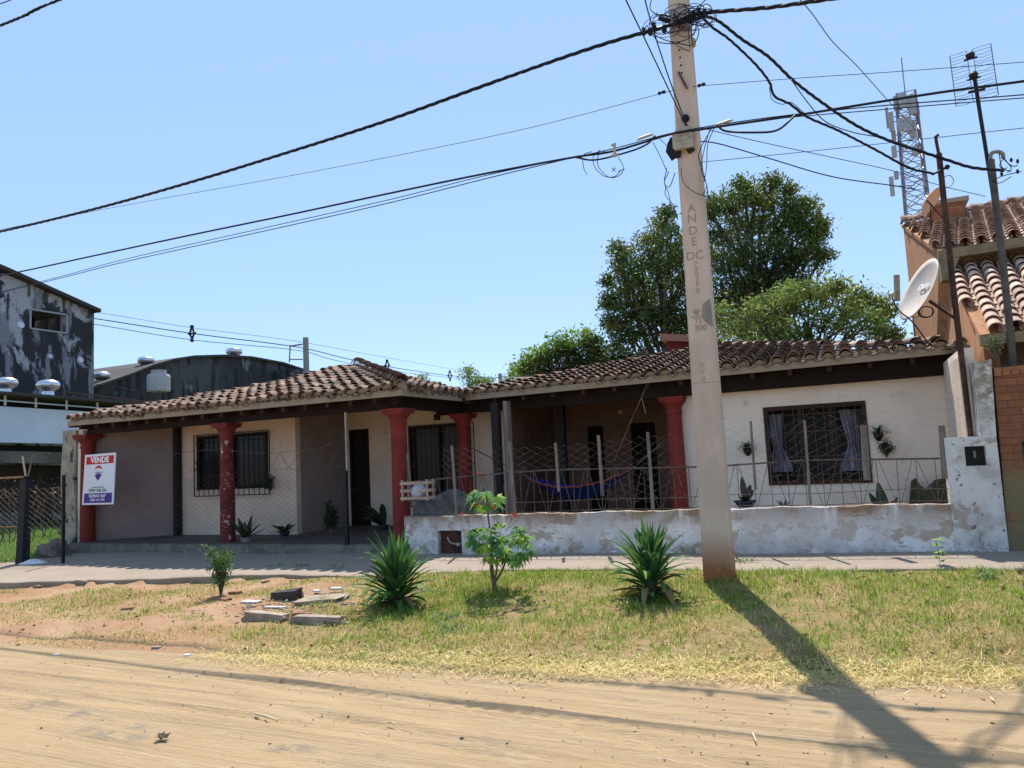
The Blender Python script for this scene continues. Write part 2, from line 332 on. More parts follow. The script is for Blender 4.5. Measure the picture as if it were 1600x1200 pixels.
def tiled_patch(name, parent, O, U, V_, poly, pal, mat, sp=.26, ex=.30, r=.105, jit=1.0, rim=True, sag=None, plugs=None, tilt=.045):
    """poly in (u along eave, v up the slope) coordinates"""
    U = Vector(U).normalized(); V_ = Vector(V_); V_ = (V_-U*V_.dot(U)).normalized(); Nn = U.cross(V_).normalized()
    if Nn.z < 0: Nn = -Nn
    us = [p_[0] for p_ in poly]; vv = [p_[1] for p_ in poly]; mb = MB(); pl = MB()
    nu = int((max(us)-min(us))/sp)+1; nv = int(max(vv)/ex)+2
    for i in range(nu):
        u = min(us)+sp*(i+.5); wob = random.uniform(-.012, .012)*jit; first = True
        for j in range(nv):
            v = -.04+ex*j
            if not pip(u, v+.08, poly): 
                continue
            sg = sag(u, v) if sag else 0
            base = O+U*(u+wob+random.uniform(-.008,.008)*jit)+V_*(v+random.uniform(-.02,.02)*jit)+Nn*(.035+sg)
            Vd = (V_+U*random.uniform(-.03,.03)*jit).normalized()
            cc = random.choice(pal); q = random.uniform(.8, 1.25); cc = (cc[0]*q, cc[1]*q, cc[2]*q)
            tile(mb, base, U, Vd, Nn, ex+.07, r*random.uniform(.97,1.05), r*.82, tilt+random.uniform(-.006,.010)*jit, cc)
            if first and plugs is not None:
                n_ = 7; pts = [base+V_*.07+U*(math.sin(math.pi*(k_/(n_-1)-.5))*r*.86)+Nn*(tilt*.3+math.cos(math.pi*(k_/(n_-1)-.5))*r*.74) for k_ in range(n_)]
                pts = [base+V_*.07-U*r*.86-Nn*.06]+pts+[base+V_*.07+U*r*.86-Nn*.06]
                pl.prism(pts, V_*.03)
            first = False
            if pip(u+sp/2, v+.08, poly):
                cc = random.choice(pal); q = random.uniform(.7, 1.1); cc = (cc[0]*q, cc[1]*q, cc[2]*q)
                tile(mb, base+U*sp/2+V_*random.uniform(-.02,.03)-Nn*.0, U, Vd, Nn, ex+.07, r*.95, r*.85, .03, cc, cup=-.62)
    o = mb.build(name, mat, parent, smooth=False)
    if plugs is not None: plugs.append(pl)
    return o
def caps(name, parent, pts, pal, mat, r=.12, ex=.33, lift=.05):
    """row of ridge tiles along a 3D polyline, mouth facing the first point"""
    mb = MB(); P = smooth_path(pts, 10); d = 0; acc = 0
    L = sum((P[i+1]-P[i]).length for i in range(len(P)-1)); s = 0
    def pt(s):
        a_ = 0
        for i in range(len(P)-1):
            l = (P[i+1]-P[i]).length
            if a_+l >= s: return P[i].lerp(P[i+1], (s-a_)/l)
            a_ += l
        return P[-1]
    while s < L-.05:
        a_, b_ = pt(s), pt(min(s+ex, L)); t = (b_-a_).normalized(); u = t.cross(Vector((0,0,1))).normalized(); n_ = u.cross(t)
        cc = random.choice(pal); q = random.uniform(.85, 1.3); cc = (cc[0]*q, cc[1]*q, cc[2]*q)
        tile(mb, a_+n_*lift+Vector((0,0,random.uniform(-.01,.01))), u, (t+u*random.uniform(-.03,.03)).normalized(), n_, ex+.06, r*1.05, r*.85, .04, cc)
        s += ex
    return mb.build(name, mat, parent)
def hit(px, py, P0, n):
    d = ray(px, py); return CAM+d*((Vector(P0)-CAM).dot(n)/d.dot(n))
X3 = Vector((1,0,0)); Y3 = Vector((0,1,0)); Z3 = Vector((0,0,1))
# ------------------------------------------------------------------ the tiled house
FZ = .17                                # porch floor level
house = thing('tiled_house', (-7, 12, 0), 'low white house with dark clay tile roof and red columns', 'house')
YL, YC, ZE = 11.1, 11.5, 2.83          # left wing eave, column line, eave height
A = at(106, 657, Y=YL); B = at(628, 612, Y=YL); XA, XB = A.x, B.x
sl = .285; VL = Vector((0, 1, sl)).normalized(); nL = X3.cross(VL)
OA = Vector((XA, YL, ZE))
def uvL(p): d = p-OA; return (d.x, d.dot(VL))
off = nL*.13
silL = [(150,643),(200,634),(250,624),(300,619),(350,611),(400,601),(447,595),(487,588),(520,577),(556,572)]
pL = [hit(a, b_, OA+off, nL)-off for a, b_ in silL]
polyL = [(0,0), (XB-XA, 0)] + [uvL(p) for p in reversed(pL)] + [(-.0,.05)]
plugs = []
sagL = lambda u, v: -.05*math.sin(u*.9)*min(v/2, 1)+.02*math.sin(u*2.3+v)
tiled_patch('roof', house, OA, X3, VL, polyL, OLD, m_tile, plugs=plugs, jit=1.6, sag=sagL)
PK = pL[-1]
# right-hand slope of the left wing (faces the patio)
V0 = at(727, 622, X=XB); YV = V0.y
s2 = (PK.z-ZE)/(XB-PK.x); VR = Vector((-1, 0, s2)).normalized(); nR = Vector((s2, 0, 1)).normalized(); OB = Vector((XB, YL, ZE))
silR = [(556,572),(600,580),(650,592),(700,604),(728,612)]
pR = [hit(a, b_, OB+nR*.13, nR)-nR*.13 for a, b_ in silR]
def uvR(p): d = p-OB; return (d.dot(Y3), d.dot(VR))
polyR = [(0,0), (YV-YL+.25, 0)] + [uvR(p) for p in reversed(pR)]
tiled_patch('roof', house, OB, Y3, VR, polyR, OLD[:]+DRK, m_tile, plugs=plugs, jit=1.3)
caps('ridge_tiles', house, [OB+Vector((.05,-.08,.06)), OB.lerp(PK, .5)+Vector((0,0,.08)), PK+Vector((-.02,.02,.12))], OLD+DRK, m_tile, r=.125, ex=.2, lift=.07)
# right wing roof
YR = YV; zr0 = 2.85; VW = Vector((0, 1, .21)).normalized(); UW = Vector((1, 0, .010)).normalized(); nW = UW.cross(VW)
OW = Vector((XB-.05, YR, zr0))
def uvW(p): d = p-OW; return (d.dot(UW), d.dot(VW))
silW = [(728,610),(780,600),(850,589),(930,573),(1000,561),(1076,547),(1112,537),(1200,537),(1340,538),(1405,534),(1470,530),(1530,535)]
pW = [hit(a, b_, OW+nW*.10, nW)-nW*.10 for a, b_ in silW]
EWr = at(1540, 548, Y=YR).x
polyW = [(0,0), (EWr-OW.x, 0)] + [uvW(p) for p in reversed(pW)]
tiled_patch('roof', house, OW, UW, VW, polyW, DRK, m_tile, sp=.272, plugs=plugs, jit=.9)
caps('ridge_tiles', house, [p+nW*.03+Vector((0,-.02,0)) for p in pW[:7]], DRK+OLD, m_tile, r=.10, ex=.40, lift=.0)
caps('ridge_tiles', house, [p+nW*.03 for p in reversed(pW[6:-1])], NEW[:2]+OLD, m_tile, r=.10, ex=.34, lift=.0)
# roof decks, mortar at the eaves, unseen flat roof and sun-blocking slabs behind the ridges
mb = MB(); dk = MB()
def deck(poly3, n, th=.07): dk.prism([p-n*.0 for p in poly3], -n*th)
deck([OA+X3*.0, OB]+[p for p in reversed(pL)], nL)
deck([OB, OB+Y3*(YV-YL)]+[p for p in reversed(pR)], nR)
deck([OW, OW+UW*(EWr-OW.x)]+[p for p in reversed(pW)], nW)
bk = MB()
def back(pts, L=7):
    for p, q in zip(pts, pts[1:]):
        a, b_, c, d = p-Z3*.05, q-Z3*.05, Vector((q.x, max(q.y+1, 20.5), 2.97)), Vector((p.x, max(p.y+1, 20.5), 2.97))
        bk.hexa([v-Z3*.06 for v in (a,b_,c,d)], [a,b_,c,d])
back([OA+Vector((0,.02,0))]+pL); back(pR); back(pW+[OW+UW*(EWr-OW.x)])
bk.box((-14.9, 13.0, 2.90), (XB-.1, 20, 2.95)); bk.box((XB-.1, 13.75, 2.90), (2.3, 20, 2.95))  # unseen ceiling slabs added to stop sun leaking into the porch
bk.hexa([(XA,11.3,2.84),(XB-1,11.3,2.84),(XB-1,13.2,2.90),(XA+.1,13.2,2.90)], [(XA,11.3,2.86),(XB-1,11.3,2.86),(XB-1,13.2,2.95),(XA+.1,13.2,2.95)])  # unseen slab added to close the left porch against sun leaks
dk.build('roof_deck', m_wood, house); bk.build('rear_roof_sun_cover', m_wood2, house)
def strip(p, q, h, t, n):   # mortar band under the tile mouths
    mb.hexa([p-Z3*h, q-Z3*h, q-Z3*h+n*t, p-Z3*h+n*t], [p+Z3*.03, q+Z3*.03, q+Z3*.03+n*t, p+Z3*.03+n*t])
strip(OA-Y3*.01, OB-Y3*.01, .08, .06, Y3)
strip(OB+X3*.01, OB+X3*.01+Y3*(YV-YL), .08, .06, -X3)
strip(OW-Y3*.02, OW-Y3*.02+UW*(EWr-OW.x), .08, .06, Y3)
for pl in plugs: mb.v, mb.f, mb.c = mb.v+pl.v, mb.f+[tuple(i+len(mb.v) for i in f) for f in pl.f], mb.c+pl.c
mb.build('eave_mortar', m_mortar, house)
# beams
ZB = 2.56
def beam(p, q, w=.16, h=.22, mat=m_wood, par=house, name='beam'):
    p, q = Vector(p), Vector(q); d = (q-p).normalized(); s_ = d.cross(Z3).normalized()*w/2; b_ = MB()
    b_.hexa([p-s_, q-s_, q+s_, p+s_], [v+Z3*h for v in (p-s_, q-s_, q+s_, p+s_)]); return b_.build(name, mat, par)
XC3 = at(624, 700, Y=YC).x; XC1 = at(137, 760, Y=YC).x; XC2 = at(355, 740, Y=YC).x
YC2 = 13.9
XC4 = at(728, 760, Y=YC2).x; XC5 = at(1058, 720, Y=YC2).x
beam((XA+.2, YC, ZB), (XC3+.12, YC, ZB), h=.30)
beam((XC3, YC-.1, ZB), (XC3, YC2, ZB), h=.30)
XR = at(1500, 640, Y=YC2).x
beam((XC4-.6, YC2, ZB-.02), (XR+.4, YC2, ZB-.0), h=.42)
# scalloped rafter tails seen under the left eave
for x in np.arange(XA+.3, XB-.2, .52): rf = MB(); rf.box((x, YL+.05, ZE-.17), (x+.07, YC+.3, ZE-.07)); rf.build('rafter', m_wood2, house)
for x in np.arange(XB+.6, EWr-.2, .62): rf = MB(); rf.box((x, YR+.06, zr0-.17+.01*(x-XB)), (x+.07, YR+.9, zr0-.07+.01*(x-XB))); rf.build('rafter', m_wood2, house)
# columns
def column(x, y, z0, mat, r=.145, zt=ZB):
    b_ = MB(); b_.lathe((x, y, z0), [(r*1.06,0),(r*1.04,(zt-z0)*.3),(r*.93,zt-z0-.33),(r*.93,zt-z0-.32),(r*1.04,zt-z0-.31),(r*1.04,zt-z0-.27),(r*.98,zt-z0-.26),(r*1.0,zt-z0-.21),(r*1.12,zt-z0-.17),(r*1.4,zt-z0-.12),(r*1.5,zt-z0-.10)], 24)
    a = r*1.4; b_.box((x-a, y-a, zt-.10), (x+a, y+a, zt-.004)); b_.box((x-a*1.08, y-a*1.08, zt-.05), (x+a*1.08, y+a*1.08, zt-.006))
    return b_.build('column', mat, house, smooth=False)
c1 = column(XC1, YC, FZ, m_red, .15); c1['label'] = 'red column behind the sale sign'
column(XC2, YC, FZ, m_redpeel, .14)['label'] = 'red column with flaking white patches'
column(XC3, YC, FZ, m_red, .15); column(XC4, YC2, 0, m_red, .145, ZB-.02); column(XC5, YC2, 0, m_red, .15, ZB-.01)
# walls
def wall(p, q, z0, z1, mat, th=.15, name='wall', holes=()):
    """wall panel along p-q (x,y), thickness away from the viewer; holes (s0,s1,z0,z1) along length"""
    p = Vector((p[0], p[1], 0)); q = Vector((q[0], q[1], 0)); d = q-p; L = d.length; d.normalize(); n = Vector((-d.y, d.x, 0))*th
    b_ = MB(); ss = sorted({0, L, *[h[0] for h in holes], *[h[1] for h in holes]}); zz = sorted({z0, z1, *[h[2] for h in holes], *[h[3] for h in holes]})
    for s0, s1 in zip(ss, ss[1:]):
        for a, c in zip(zz, zz[1:]):
            if any(h[0] <= s0 and s1 <= h[1] and h[2] <= a and c <= h[3] for h in holes): continue
            P, Q = p+d*s0, p+d*s1; b_.hexa([P+Z3*a, Q+Z3*a, Q+n+Z3*a, P+n+Z3*a], [P+Z3*c, Q+Z3*c, Q+n+Z3*c, P+n+Z3*c])
    return b_.build(name, mat, house)
YW = 12.8; XS = at(277, 760, Y=YW).x; XJ = at(463, 760, Y=YW).x
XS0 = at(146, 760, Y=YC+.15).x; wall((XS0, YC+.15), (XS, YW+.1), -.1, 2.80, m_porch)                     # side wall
a, b_ = at(308, 684, Y=YW), at(420, 762, Y=YW)
W1 = (a.x, b_.x, b_.z, a.z+.02)
wall((XS, YW), (XJ, YW), -.1, 2.93, m_cream, holes=((W1[0]-XS, W1[1]-XS, W1[2], W1[3]),))
YD = 14.6
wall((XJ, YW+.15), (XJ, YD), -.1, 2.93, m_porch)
a, b_ = at(546, 672, Y=YD), at(581, 840, Y=YD); DR = (a.x, b_.x, FZ, a.z)
XK = at(788, 700, Y=YD).x
a, b_ = at(640, 674, Y=YD), at(740, 780, Y=YD); W2 = (a.x, b_.x, b_.z, a.z+.1)
wall((XJ, YD), (XK, YD), -.1, 2.93, m_cream, holes=((DR[0]-XJ, DR[1]-XJ, -.1, DR[3]), (W2[0]-XJ, W2[1]-XJ, W2[2], W2[3])))
YI = 17.6
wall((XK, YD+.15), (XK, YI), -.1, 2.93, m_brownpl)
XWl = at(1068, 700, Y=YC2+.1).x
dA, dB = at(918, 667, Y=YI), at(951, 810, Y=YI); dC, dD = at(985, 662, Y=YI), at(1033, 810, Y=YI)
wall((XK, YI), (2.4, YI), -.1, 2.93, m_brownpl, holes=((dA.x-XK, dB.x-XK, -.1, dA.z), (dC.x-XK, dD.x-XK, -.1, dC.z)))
YF = 14.05
a, b_ = at(1192, 637, Y=YF), at(1364, 754, Y=YF); W3 = (a.x, b_.x, b_.z, at(1278, 631, Y=YF).z)
wall((XWl, YF), (1.55, YF), -.05, 2.93, m_white, holes=((W3[0]-XWl, W3[1]-XWl, W3[2], W3[3]),))
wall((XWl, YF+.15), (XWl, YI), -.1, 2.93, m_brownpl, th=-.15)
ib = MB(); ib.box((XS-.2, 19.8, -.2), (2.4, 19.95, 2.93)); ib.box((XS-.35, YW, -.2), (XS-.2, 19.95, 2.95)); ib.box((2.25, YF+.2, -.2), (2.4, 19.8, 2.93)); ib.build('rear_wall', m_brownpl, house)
rw = MB(); rw.box((1.42, YC+.15, -.2), (1.56, YF, 2.75)); rw.build('wall', m_white, house)
# black panels stand in for the unlit rooms behind the openings
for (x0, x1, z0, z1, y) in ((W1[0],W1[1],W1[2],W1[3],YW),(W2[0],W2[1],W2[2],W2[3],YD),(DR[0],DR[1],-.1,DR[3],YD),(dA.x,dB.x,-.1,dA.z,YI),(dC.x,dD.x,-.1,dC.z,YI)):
    vd = MB(); vd.box((x0-.05, y+.16, z0-.05), (x1+.05, y+.19, z1+.05)); vd.build('room_shade_panel', m_black, house)

# floor and plinth
fl = MB(); fl.box((XS0-.1, YC-.26, -.2), (XC3+.3, YI, FZ)); fl.box((XC3+.3, YC+.1, -.2), (1.5, YI, .05)); fl.build('porch_floor', m_floor, house)
pl = MB(); n_ = 60
x0p, x1p = XC1-.35, XC3+.2
for i in range(n_):
    xa = x0p+(x1p-x0p)*i/n_; xb = x0p+(x1p-x0p)*(i+1)/n_; j0 = .03*math.sin(i*1.7); j1 = .03*math.sin((i+1)*1.7); z1 = FZ-.01
    pl.hexa([(xa, YC-.40+j0*.6, -.3), (xb, YC-.40+j1*.6, -.3), (xb, YC-.25, -.3), (xa, YC-.25, -.3)], [(xa, YC-.33+j0*.6, z1-.01), (xb, YC-.33+j1*.6, z1-.01), (xb, YC-.25, z1+.004), (xa, YC-.25, z1+.004)])
pl.build('plinth', m_plinth, house)
# windows
def grille(x0, x1, z0, z1, y, nx_, mat=m_iron, par=None, hz=(.0,.12,.88,1.), r=.009, deco=False):
    b_ = MB()
    for i in range(nx_+1): x = x0+(x1-x0)*i/nx_; b_.tube([(x,y,z0),(x,y,z1)], r*(1.5 if i in (0,nx_) else 1), 4)
    for h in hz: z_ = z0+(z1-z0)*h; b_.tube([(x0,y,z_),(x1,y,z_)], r*(1.5 if h in (0,1) else 1), 4)
    if deco:
        zc = (z0+z1)/2; b_.tube([(x0, y, zc+.15), (x0+.1, y, zc), (x0, y, zc-.15)], r, 4)
    return b_.build('grille', mat, par)
def window(x0, x1, z0, z1, y, mat, fw_=.06, mull=(.5,), sill=True):
    b_ = MB(); yo = y-.025
    b_.box((x0, yo, z0), (x0+fw_, y+.1, z1)); b_.box((x1-fw_, yo, z0), (x1, y+.1, z1)); b_.box((x0+fw_, yo+.002, z1-fw_), (x1-fw_, y+.1, z1)); b_.box((x0+fw_, yo+.002, z0), (x1-fw_, y+.1, z0+fw_))
    for m_ in mull: x = x0+(x1-x0)*m_; b_.box((x-.03, yo+.01, z0+fw_), (x+.03, y+.08, z1-fw_))
    w = b_.build('window', mat, house); g = MB(); g.quad((x0+fw_, y+.06, z0+fw_), (x1-fw_, y+.06, z0+fw_), (x1-fw_, y+.06, z1-fw_), (x0+fw_, y+.06, z1-fw_)); 
    return w, g
w, g = window(*W1, YW, m_wood); g.build('pane', m_glass, w)
gl, gr = at(303, 681, Y=YW-.1), at(422, 772, Y=YW-.1); grille(gl.x, gr.x, gr.z, at(421,672,Y=YW-.1).z, YW-.1, 15, m_black, w, deco=True)
w, g = window(*W2, YD, m_wood); g.build('pane', m_glass, w)
gl, gr = at(638, 672, Y=YD-.1), at(745, 790, Y=YD-.1); grille(gl.x, gr.x, gr.z, gl.z+.08, YD-.1, 13, m_iron, w, hz=(0,.09,.5,.91,1))
w, g = window(*W3, YF, m_wood2, fw_=.075, mull=(.36,.66))
# main window: curtains behind bars
rb = MB(); rb.quad((W3[0], YF+.5, W3[2]-.1), (W3[1], YF+.5, W3[2]-.1), (W3[1], YF+.5, W3[3]), (W3[0], YF+.5, W3[3])); rb.build('interior_shade_sheet', m_black, w)  # black sheet stands in for the unlit room behind the curtains
m_curt = M('sheer_curtain', (.36,.36,.42), .9, [(4,(.16,.17,.22),.4,.65,{'st':(3,1,.4)})], None)
def curtain(px, ptop, pbot, wtop, wmid, wbot, zt):
    b_ = MB(); x = at(px, 700, Y=YF+.3).x; rows = 14; cols = 14; vs_ = []
    for j in range(rows+1):
        t = j/rows; zz = W3[3]-.12-(W3[3]-.12-zt)*t
        ww = wtop*(1-t/.6)+wmid*(t/.6) if t < .6 else wmid+(wbot-wmid)*math.sin((t-.6)/.4*math.pi/2)
        for i in range(cols+1): s = i/cols-.5; vs_.append((x+s*ww+.03*math.sin(t*3+x), YF+.3+.03*math.sin(i*2.3+t*2), zz))
    b_.add(vs_, [(j*(cols+1)+i, j*(cols+1)+i+1, (j+1)*(cols+1)+i+1, (j+1)*(cols+1)+i) for j in range(rows) for i in range(cols)]); return b_.build('curtain', m_curt, w)
curtain(1214, 0, 0, .34, .16, .42, W3[2]+.22); curtain(1330, 0, 0, .30, .15, .42, W3[2]+.20); curtain(1345, 0, 0, .12, .12, .2, W3[2]+.3)
b_ = MB(); x0, x1, z0, z1 = W3; y = YF-.04
for i in range(1, 10): x = x0+(x1-x0)*i/10; b_.tube([(x,y,z0+.03),(x,y,z1-.03)], .006, 4)
for zc in (.12,.35,.66,.88): b_.tube([(x0+.03,y-.006,z0+(z1-z0)*zc),(x1-.03,y-.006,z0+(z1-z0)*zc)], .006, 4)
for s in (-1, 1):
    xm = (x0+x1)/2; zm = (z0+z1)/2
    b_.tube([(xm, y-.01, zm+s*.62), (xm+.62, y-.01, zm), ], .006, 4); b_.tube([(xm, y-.012, zm+s*.62), (xm-.62, y-.012, zm)], .006, 4)
b_.build('grille', m_iron, w)
# doors
def door(x0, x1, z1, y, mat):
    b_ = MB(); b_.box((x0, y-.02, .03), (x0+.06, y+.1, z1)); b_.box((x1-.06, y-.02, .03), (x1, y+.1, z1)); b_.box((x0+.06, y-.018, z1-.06), (x1-.06, y+.1, z1)); b_.box((x0+.06, y+.05, .04), (x1-.06, y+.09, z1-.06))
    for k_ in range(3): zz = .15+(z1-.3)*k_/3; b_.box((x0+.14, y+.03, zz+.05), (x1-.14, y+.05, zz+(z1-.3)/3-.05))
    d = b_.build('door', mat, house); h = MB(); h.tube([(x0+.12, y, 1.0), (x0+.12, y-.05, 1.0), (x0+.2, y-.05, 1.0)], .012, 6); h.build('handle', m_iron, d)
door(DR[0], DR[1], DR[3], YD, m_wood); door(dA.x, dB.x, dA.z, YI, m_wood); door(dC.x, dD.x, dC.z, YI, m_wood)
# dark posts
def post(px, y, w_, z1, mat=m_black, name='porch_post'):
    x = at(px, 740, Y=y).x; b_ = MB(); b_.box((x-w_/2, y-w_/2, .0), (x+w_/2, y+w_/2, z1)); return b_.build(name, mat, house)
post(277, YW-.1, .13, 2.75); post(779, 13.2, .15, 2.65); post(882, 15.2, .14, 2.9)
# peeling pilaster, lamp, bracket
b_ = MB(); p = at(792, 720, Y=13.5); b_.box((p.x-.03, 13.5, .03), (p.x+.05, 13.7, 2.7)); b_.build('pilaster', m_porch, house)
b_ = MB(); p = at(683, 652, Y=YD-.05); b_.box((p.x-.05, YD-.12, p.z-.07), (p.x+.05, YD, p.z+.07)); b_.build('wall_lamp', m_black, house)
b_ = MB(); p = at(970, 643, Y=YI-.05); b_.lathe((p.x, YI, p.z), [(.07,0),(.07,.05),(.04,.12)], 10, axis=(0,-1,0)); b_.build('wall_lamp', m_cream, house)
# lichen stained corner pier at the left end
b_ = MB(); x0, x1 = at(101, 760, Y=YC-.1).x, at(121, 760, Y=YC-.1).x
zz = np.linspace(-.2, 2.68, 14)
for a_, c_ in zip(zz, zz[1:]):
    w0 = .03*math.sin(a_*3); w1 = .03*math.sin(c_*3)
    b_.hexa([(x0-.02+w0, YC-.16, a_), (x1+w0, YC-.16, a_), (x1, YC+.5, a_), (x0, YC+.5, a_)], [(x0-.02+w1, YC-.16, c_), (x1+w1, YC-.16, c_), (x1, YC+.5, c_), (x0, YC+.5, c_)])
b_.build('corner_pier', m_postc, house)
b_ = MB(); b_.box((x1+.01, YC-.10, -.1), (XC1-.02, YC+.2, 2.66)); b_.build('pier_side', m_white, house)
# red chimney-like parapet behind the right roof
b_ = MB(); p = at(1032, 522, Y=21); q = at(1110, 545, Y=21); q2 = at(1110, 530, Y=21)
b_.hexa([(p.x+.25, 21, 3), (q.x, 21, 3), (q.x, 22, 3), (p.x+.25, 22, 3)], [(p.x+.15, 21, p.z-.2), (q.x, 21, q2.z-.1), (q.x, 22, q2.z-.1), (p.x+.15, 22, p.z-.2)]); ch = b_.build('chimney', m_red, house)
b_ = MB(); b_.hexa([(p.x, 20.85, p.z-.2), (q.x, 20.85, q2.z-.1), (q.x, 22.1, q2.z-.1), (p.x, 22.1, p.z-.2)], [(p.x, 20.85, p.z), (q.x, 20.85, q2.z+.08), (q.x, 22.1, q2.z+.08), (p.x, 22.1, p.z)]); b_.build('chimney_cap', m_tile2, ch).data.materials[0] = M('pink_tile', (.40,.19,.13), .9)

# ------------------------------------------------------------------ front boundary wall with pillar
YB = 11.25
bw = thing('boundary_wall', (-3, YB, 0), 'low peeling whitewashed wall with taller meter pillar at its right end', 'wall')
xl = at(632, 830, Y=YB).x; xm = at(1486, 780, Y=YB).x; xe = at(1572, 860, Y=YB).x
ztop = lambda x: np.interp(x, [xl, xm], [at(640,808,Y=YB).z, at(1480,787,Y=YB).z])
b_ = MB(); xs_ = np.linspace(xl, xm, 90)
nh = (at(684,830,Y=YB).x, at(721,862,Y=YB).x, at(700,862,Y=YB).z, at(700,829,Y=YB).z)
for xa, xb in zip(xs_, xs_[1:]):
    za, zb = float(ztop(xa))+.008*math.sin(xa*5)+.006*math.sin(xa*17), float(ztop(xb))+.008*math.sin(xb*5)+.006*math.sin(xb*17)
    if xa > nh[0]-.05 and xb < nh[1]+.05:
        b_.hexa([(xa,YB,nh[3]),(xb,YB,nh[3]),(xb,YB+.16,nh[3]),(xa,YB+.16,nh[3])], [(xa,YB,za),(xb,YB,zb),(xb,YB+.16,zb),(xa,YB+.16,za)])
    else: b_.hexa([(xa,YB,-.2),(xb,YB,-.2),(xb,YB+.16,-.2),(xa,YB+.16,-.2)], [(xa,YB,za),(xb,YB,zb),(xb,YB+.16,zb),(xa,YB+.16,za)])
b_.build('low_wall', m_bwall, bw)
m_rawb = M('raw_brick_niche', (.10,.05,.035), .95, [(6,(.04,.03,.025),.45,.65)], (30,.6))
b_ = MB(); b_.box((nh[0]-.1, YB+.12, -.15), (nh[1]+.1, YB+.155, nh[3]+.02)); b_.build('meter_niche', m_rawb, bw)
b_ = MB(); p0, p1, p2, p3 = [at(a, c, Y=YB+.05) for a, c in ((699,839),(703,847),(712,850),(721,850))]; b_.tube(smooth_path([p0, p1, p2, p3], 5), .014, 6); b_.lathe(p3-X3*.04, [(.03,0),(.03,.06)], 8, axis=(0,-1,0)); b_.build('water_pipe', M('dull_pvc', (.35,.30,.24), .6), bw)
# pillar (leans a touch)
pt = [at(a, c, Y=YB-.02) for a, c in ((1503,862),(1577,862),(1548,568),(1521,566))]; xtl = pt[3].x; xtr = pt[2].x
xA_ = at(1487, 684, Y=YB-.02).x; zsh = at(1487, 684, Y=YB-.02).z; xr0 = pt[1].x
b_ = MB(); mx0, mx1, mz0, mz1 = at(1508,712,Y=YB-.02).x, at(1541,712,Y=YB-.02).x, at(1525,728,Y=YB-.02).z, at(1525,697,Y=YB-.02).z
y0, y1 = YB-.02, YB+.28; b_.box((xm-.01, y0, -.2), (xr0, y1, mz0)); b_.box((xm-.01, y0, mz0), (mx0, y1, zsh)); b_.box((mx1, y0, mz0), (xr0, y1, zsh)); b_.box((mx0, y0, mz1), (mx1, y1, zsh)); b_.box((mx0, y0+.16, mz0), (mx1, y1, mz1))
zt_ = pt[3].z; b_.hexa([(xtl-.02,y0,zsh),(xr0,y0,zsh),(xr0,y1,zsh),(xtl-.02,y1,zsh)], [(xtl,y0,zt_),(xtr+.01,y0,zt_+.02),(xtr+.01,y1,zt_+.02),(xtl,y1,zt_)])
m_pil = M('peeling_pillar_paint', (.64,.63,.60), .92, [(2.5,(.46,.43,.39),.45,.6),(9,(.20,.18,.14),.44,.56,{'z':(1.6,2.2),'d':9}),(12,(.1,.09,.08),.60,.64,{'a':.8}),(4.5,(.34,.27,.20),.56,.585,{'d':9,'a':.7}),(4,(.33,.30,.24),.45,.6,{'z':(1.6,2.6)}),(5,(.26,.25,.22),.4,.6,{'z':(.35,.05),'a':.8})], (22,.5,.03))
b_.build('pillar', m_pil, bw)
b_ = MB(); b_.box((mx0+.002, y0+.12, mz0+.002), (mx1-.002, y0+.158, mz1-.002)); mt = b_.build('meter_box', m_black, bw)
b_ = MB(); b_.box((mx0+.1, y0+.08, mz0+.1), (mx1-.1, y0+.118, mz1-.06)); b_.build('meter', M('meter_face', (.16,.15,.14), .3), mt)
b_ = MB(); b_.box((xtl-.13, YB+.29, zsh-.3), (xtl-.02, YB+1.2, 2.62)); b_.build('side_slab', m_concrete, bw)
# stepped ruined brick wall end inside the patio
m_green_brick = M('greenish_brick', (.10,.085,.05), .95, [(4,(.05,.06,.03),.4,.6),(3,(.2,.13,.09),.55,.7)], (30,.6))  # brick tone varied with greenish and reddish noise
b_ = MB(); yq = YF-.25; pts = [at(a, c, Y=yq) for a, c in ((1421,790),(1424,752),(1431,747),(1437,757),(1447,765),(1452,760),(1462,750),(1478,748),(1500,748),(1500,790))]; b_.prism(pts, (0,.12,0)); setp(b_.build('brick_stub', m_green_brick, origin=(1,yq,.3)), 'low broken greenish brick wall in the right corner of the patio', 'wall')
# ------------------------------------------------------------------ utility pole
px0 = ground_at(1124, 905); YP = px0.y
tl, tr = at(1046, 0, Y=YP), at(1075, 0, Y=YP); bl, br_ = at(1102, 900, Y=YP), at(1148, 903, Y=YP)
kk = 1.32; def_top = lambda a, b: b+(a-b)*kk
TL, TR = def_top(tl, bl), def_top(tr, br_)
pole = thing('utility_pole', (px0.x, YP, float(gz(px0.x, YP))), 'tall tapering concrete utility pole standing in the grass, cast lettering down its face', 'utility pole')
b_ = MB(); bz = -.4; wb = (br_-bl).length; wt = (TR-TL).length; dl = (TL-bl)
cb = (bl+br_)/2; ct = (TL+TR)/2; ax = (ct-cb).normalized(); cb = cb+ax*((bz-cb.z)/ax.z)
hb, ht = wb*.52, wt*.5; ch = .025
def sect(c, h, dpt): return [(c.x-h, c.y-dpt+ch, c.z),(c.x-h+ch, c.y-dpt, c.z),(c.x+h-ch, c.y-dpt, c.z),(c.x+h, c.y-dpt+ch, c.z),(c.x+h, c.y+dpt-ch, c.z),(c.x+h-ch, c.y+dpt, c.z),(c.x-h+ch, c.y+dpt, c.z),(c.x-h, c.y+dpt-ch, c.z)]
vs_ = sect(cb, hb, .13)+sect(ct, ht, .09)
b_.add(vs_, [tuple(range(7,-1,-1)), tuple(range(8,16))]+[(i,(i+1)%8,8+(i+1)%8,8+i) for i in range(8)])
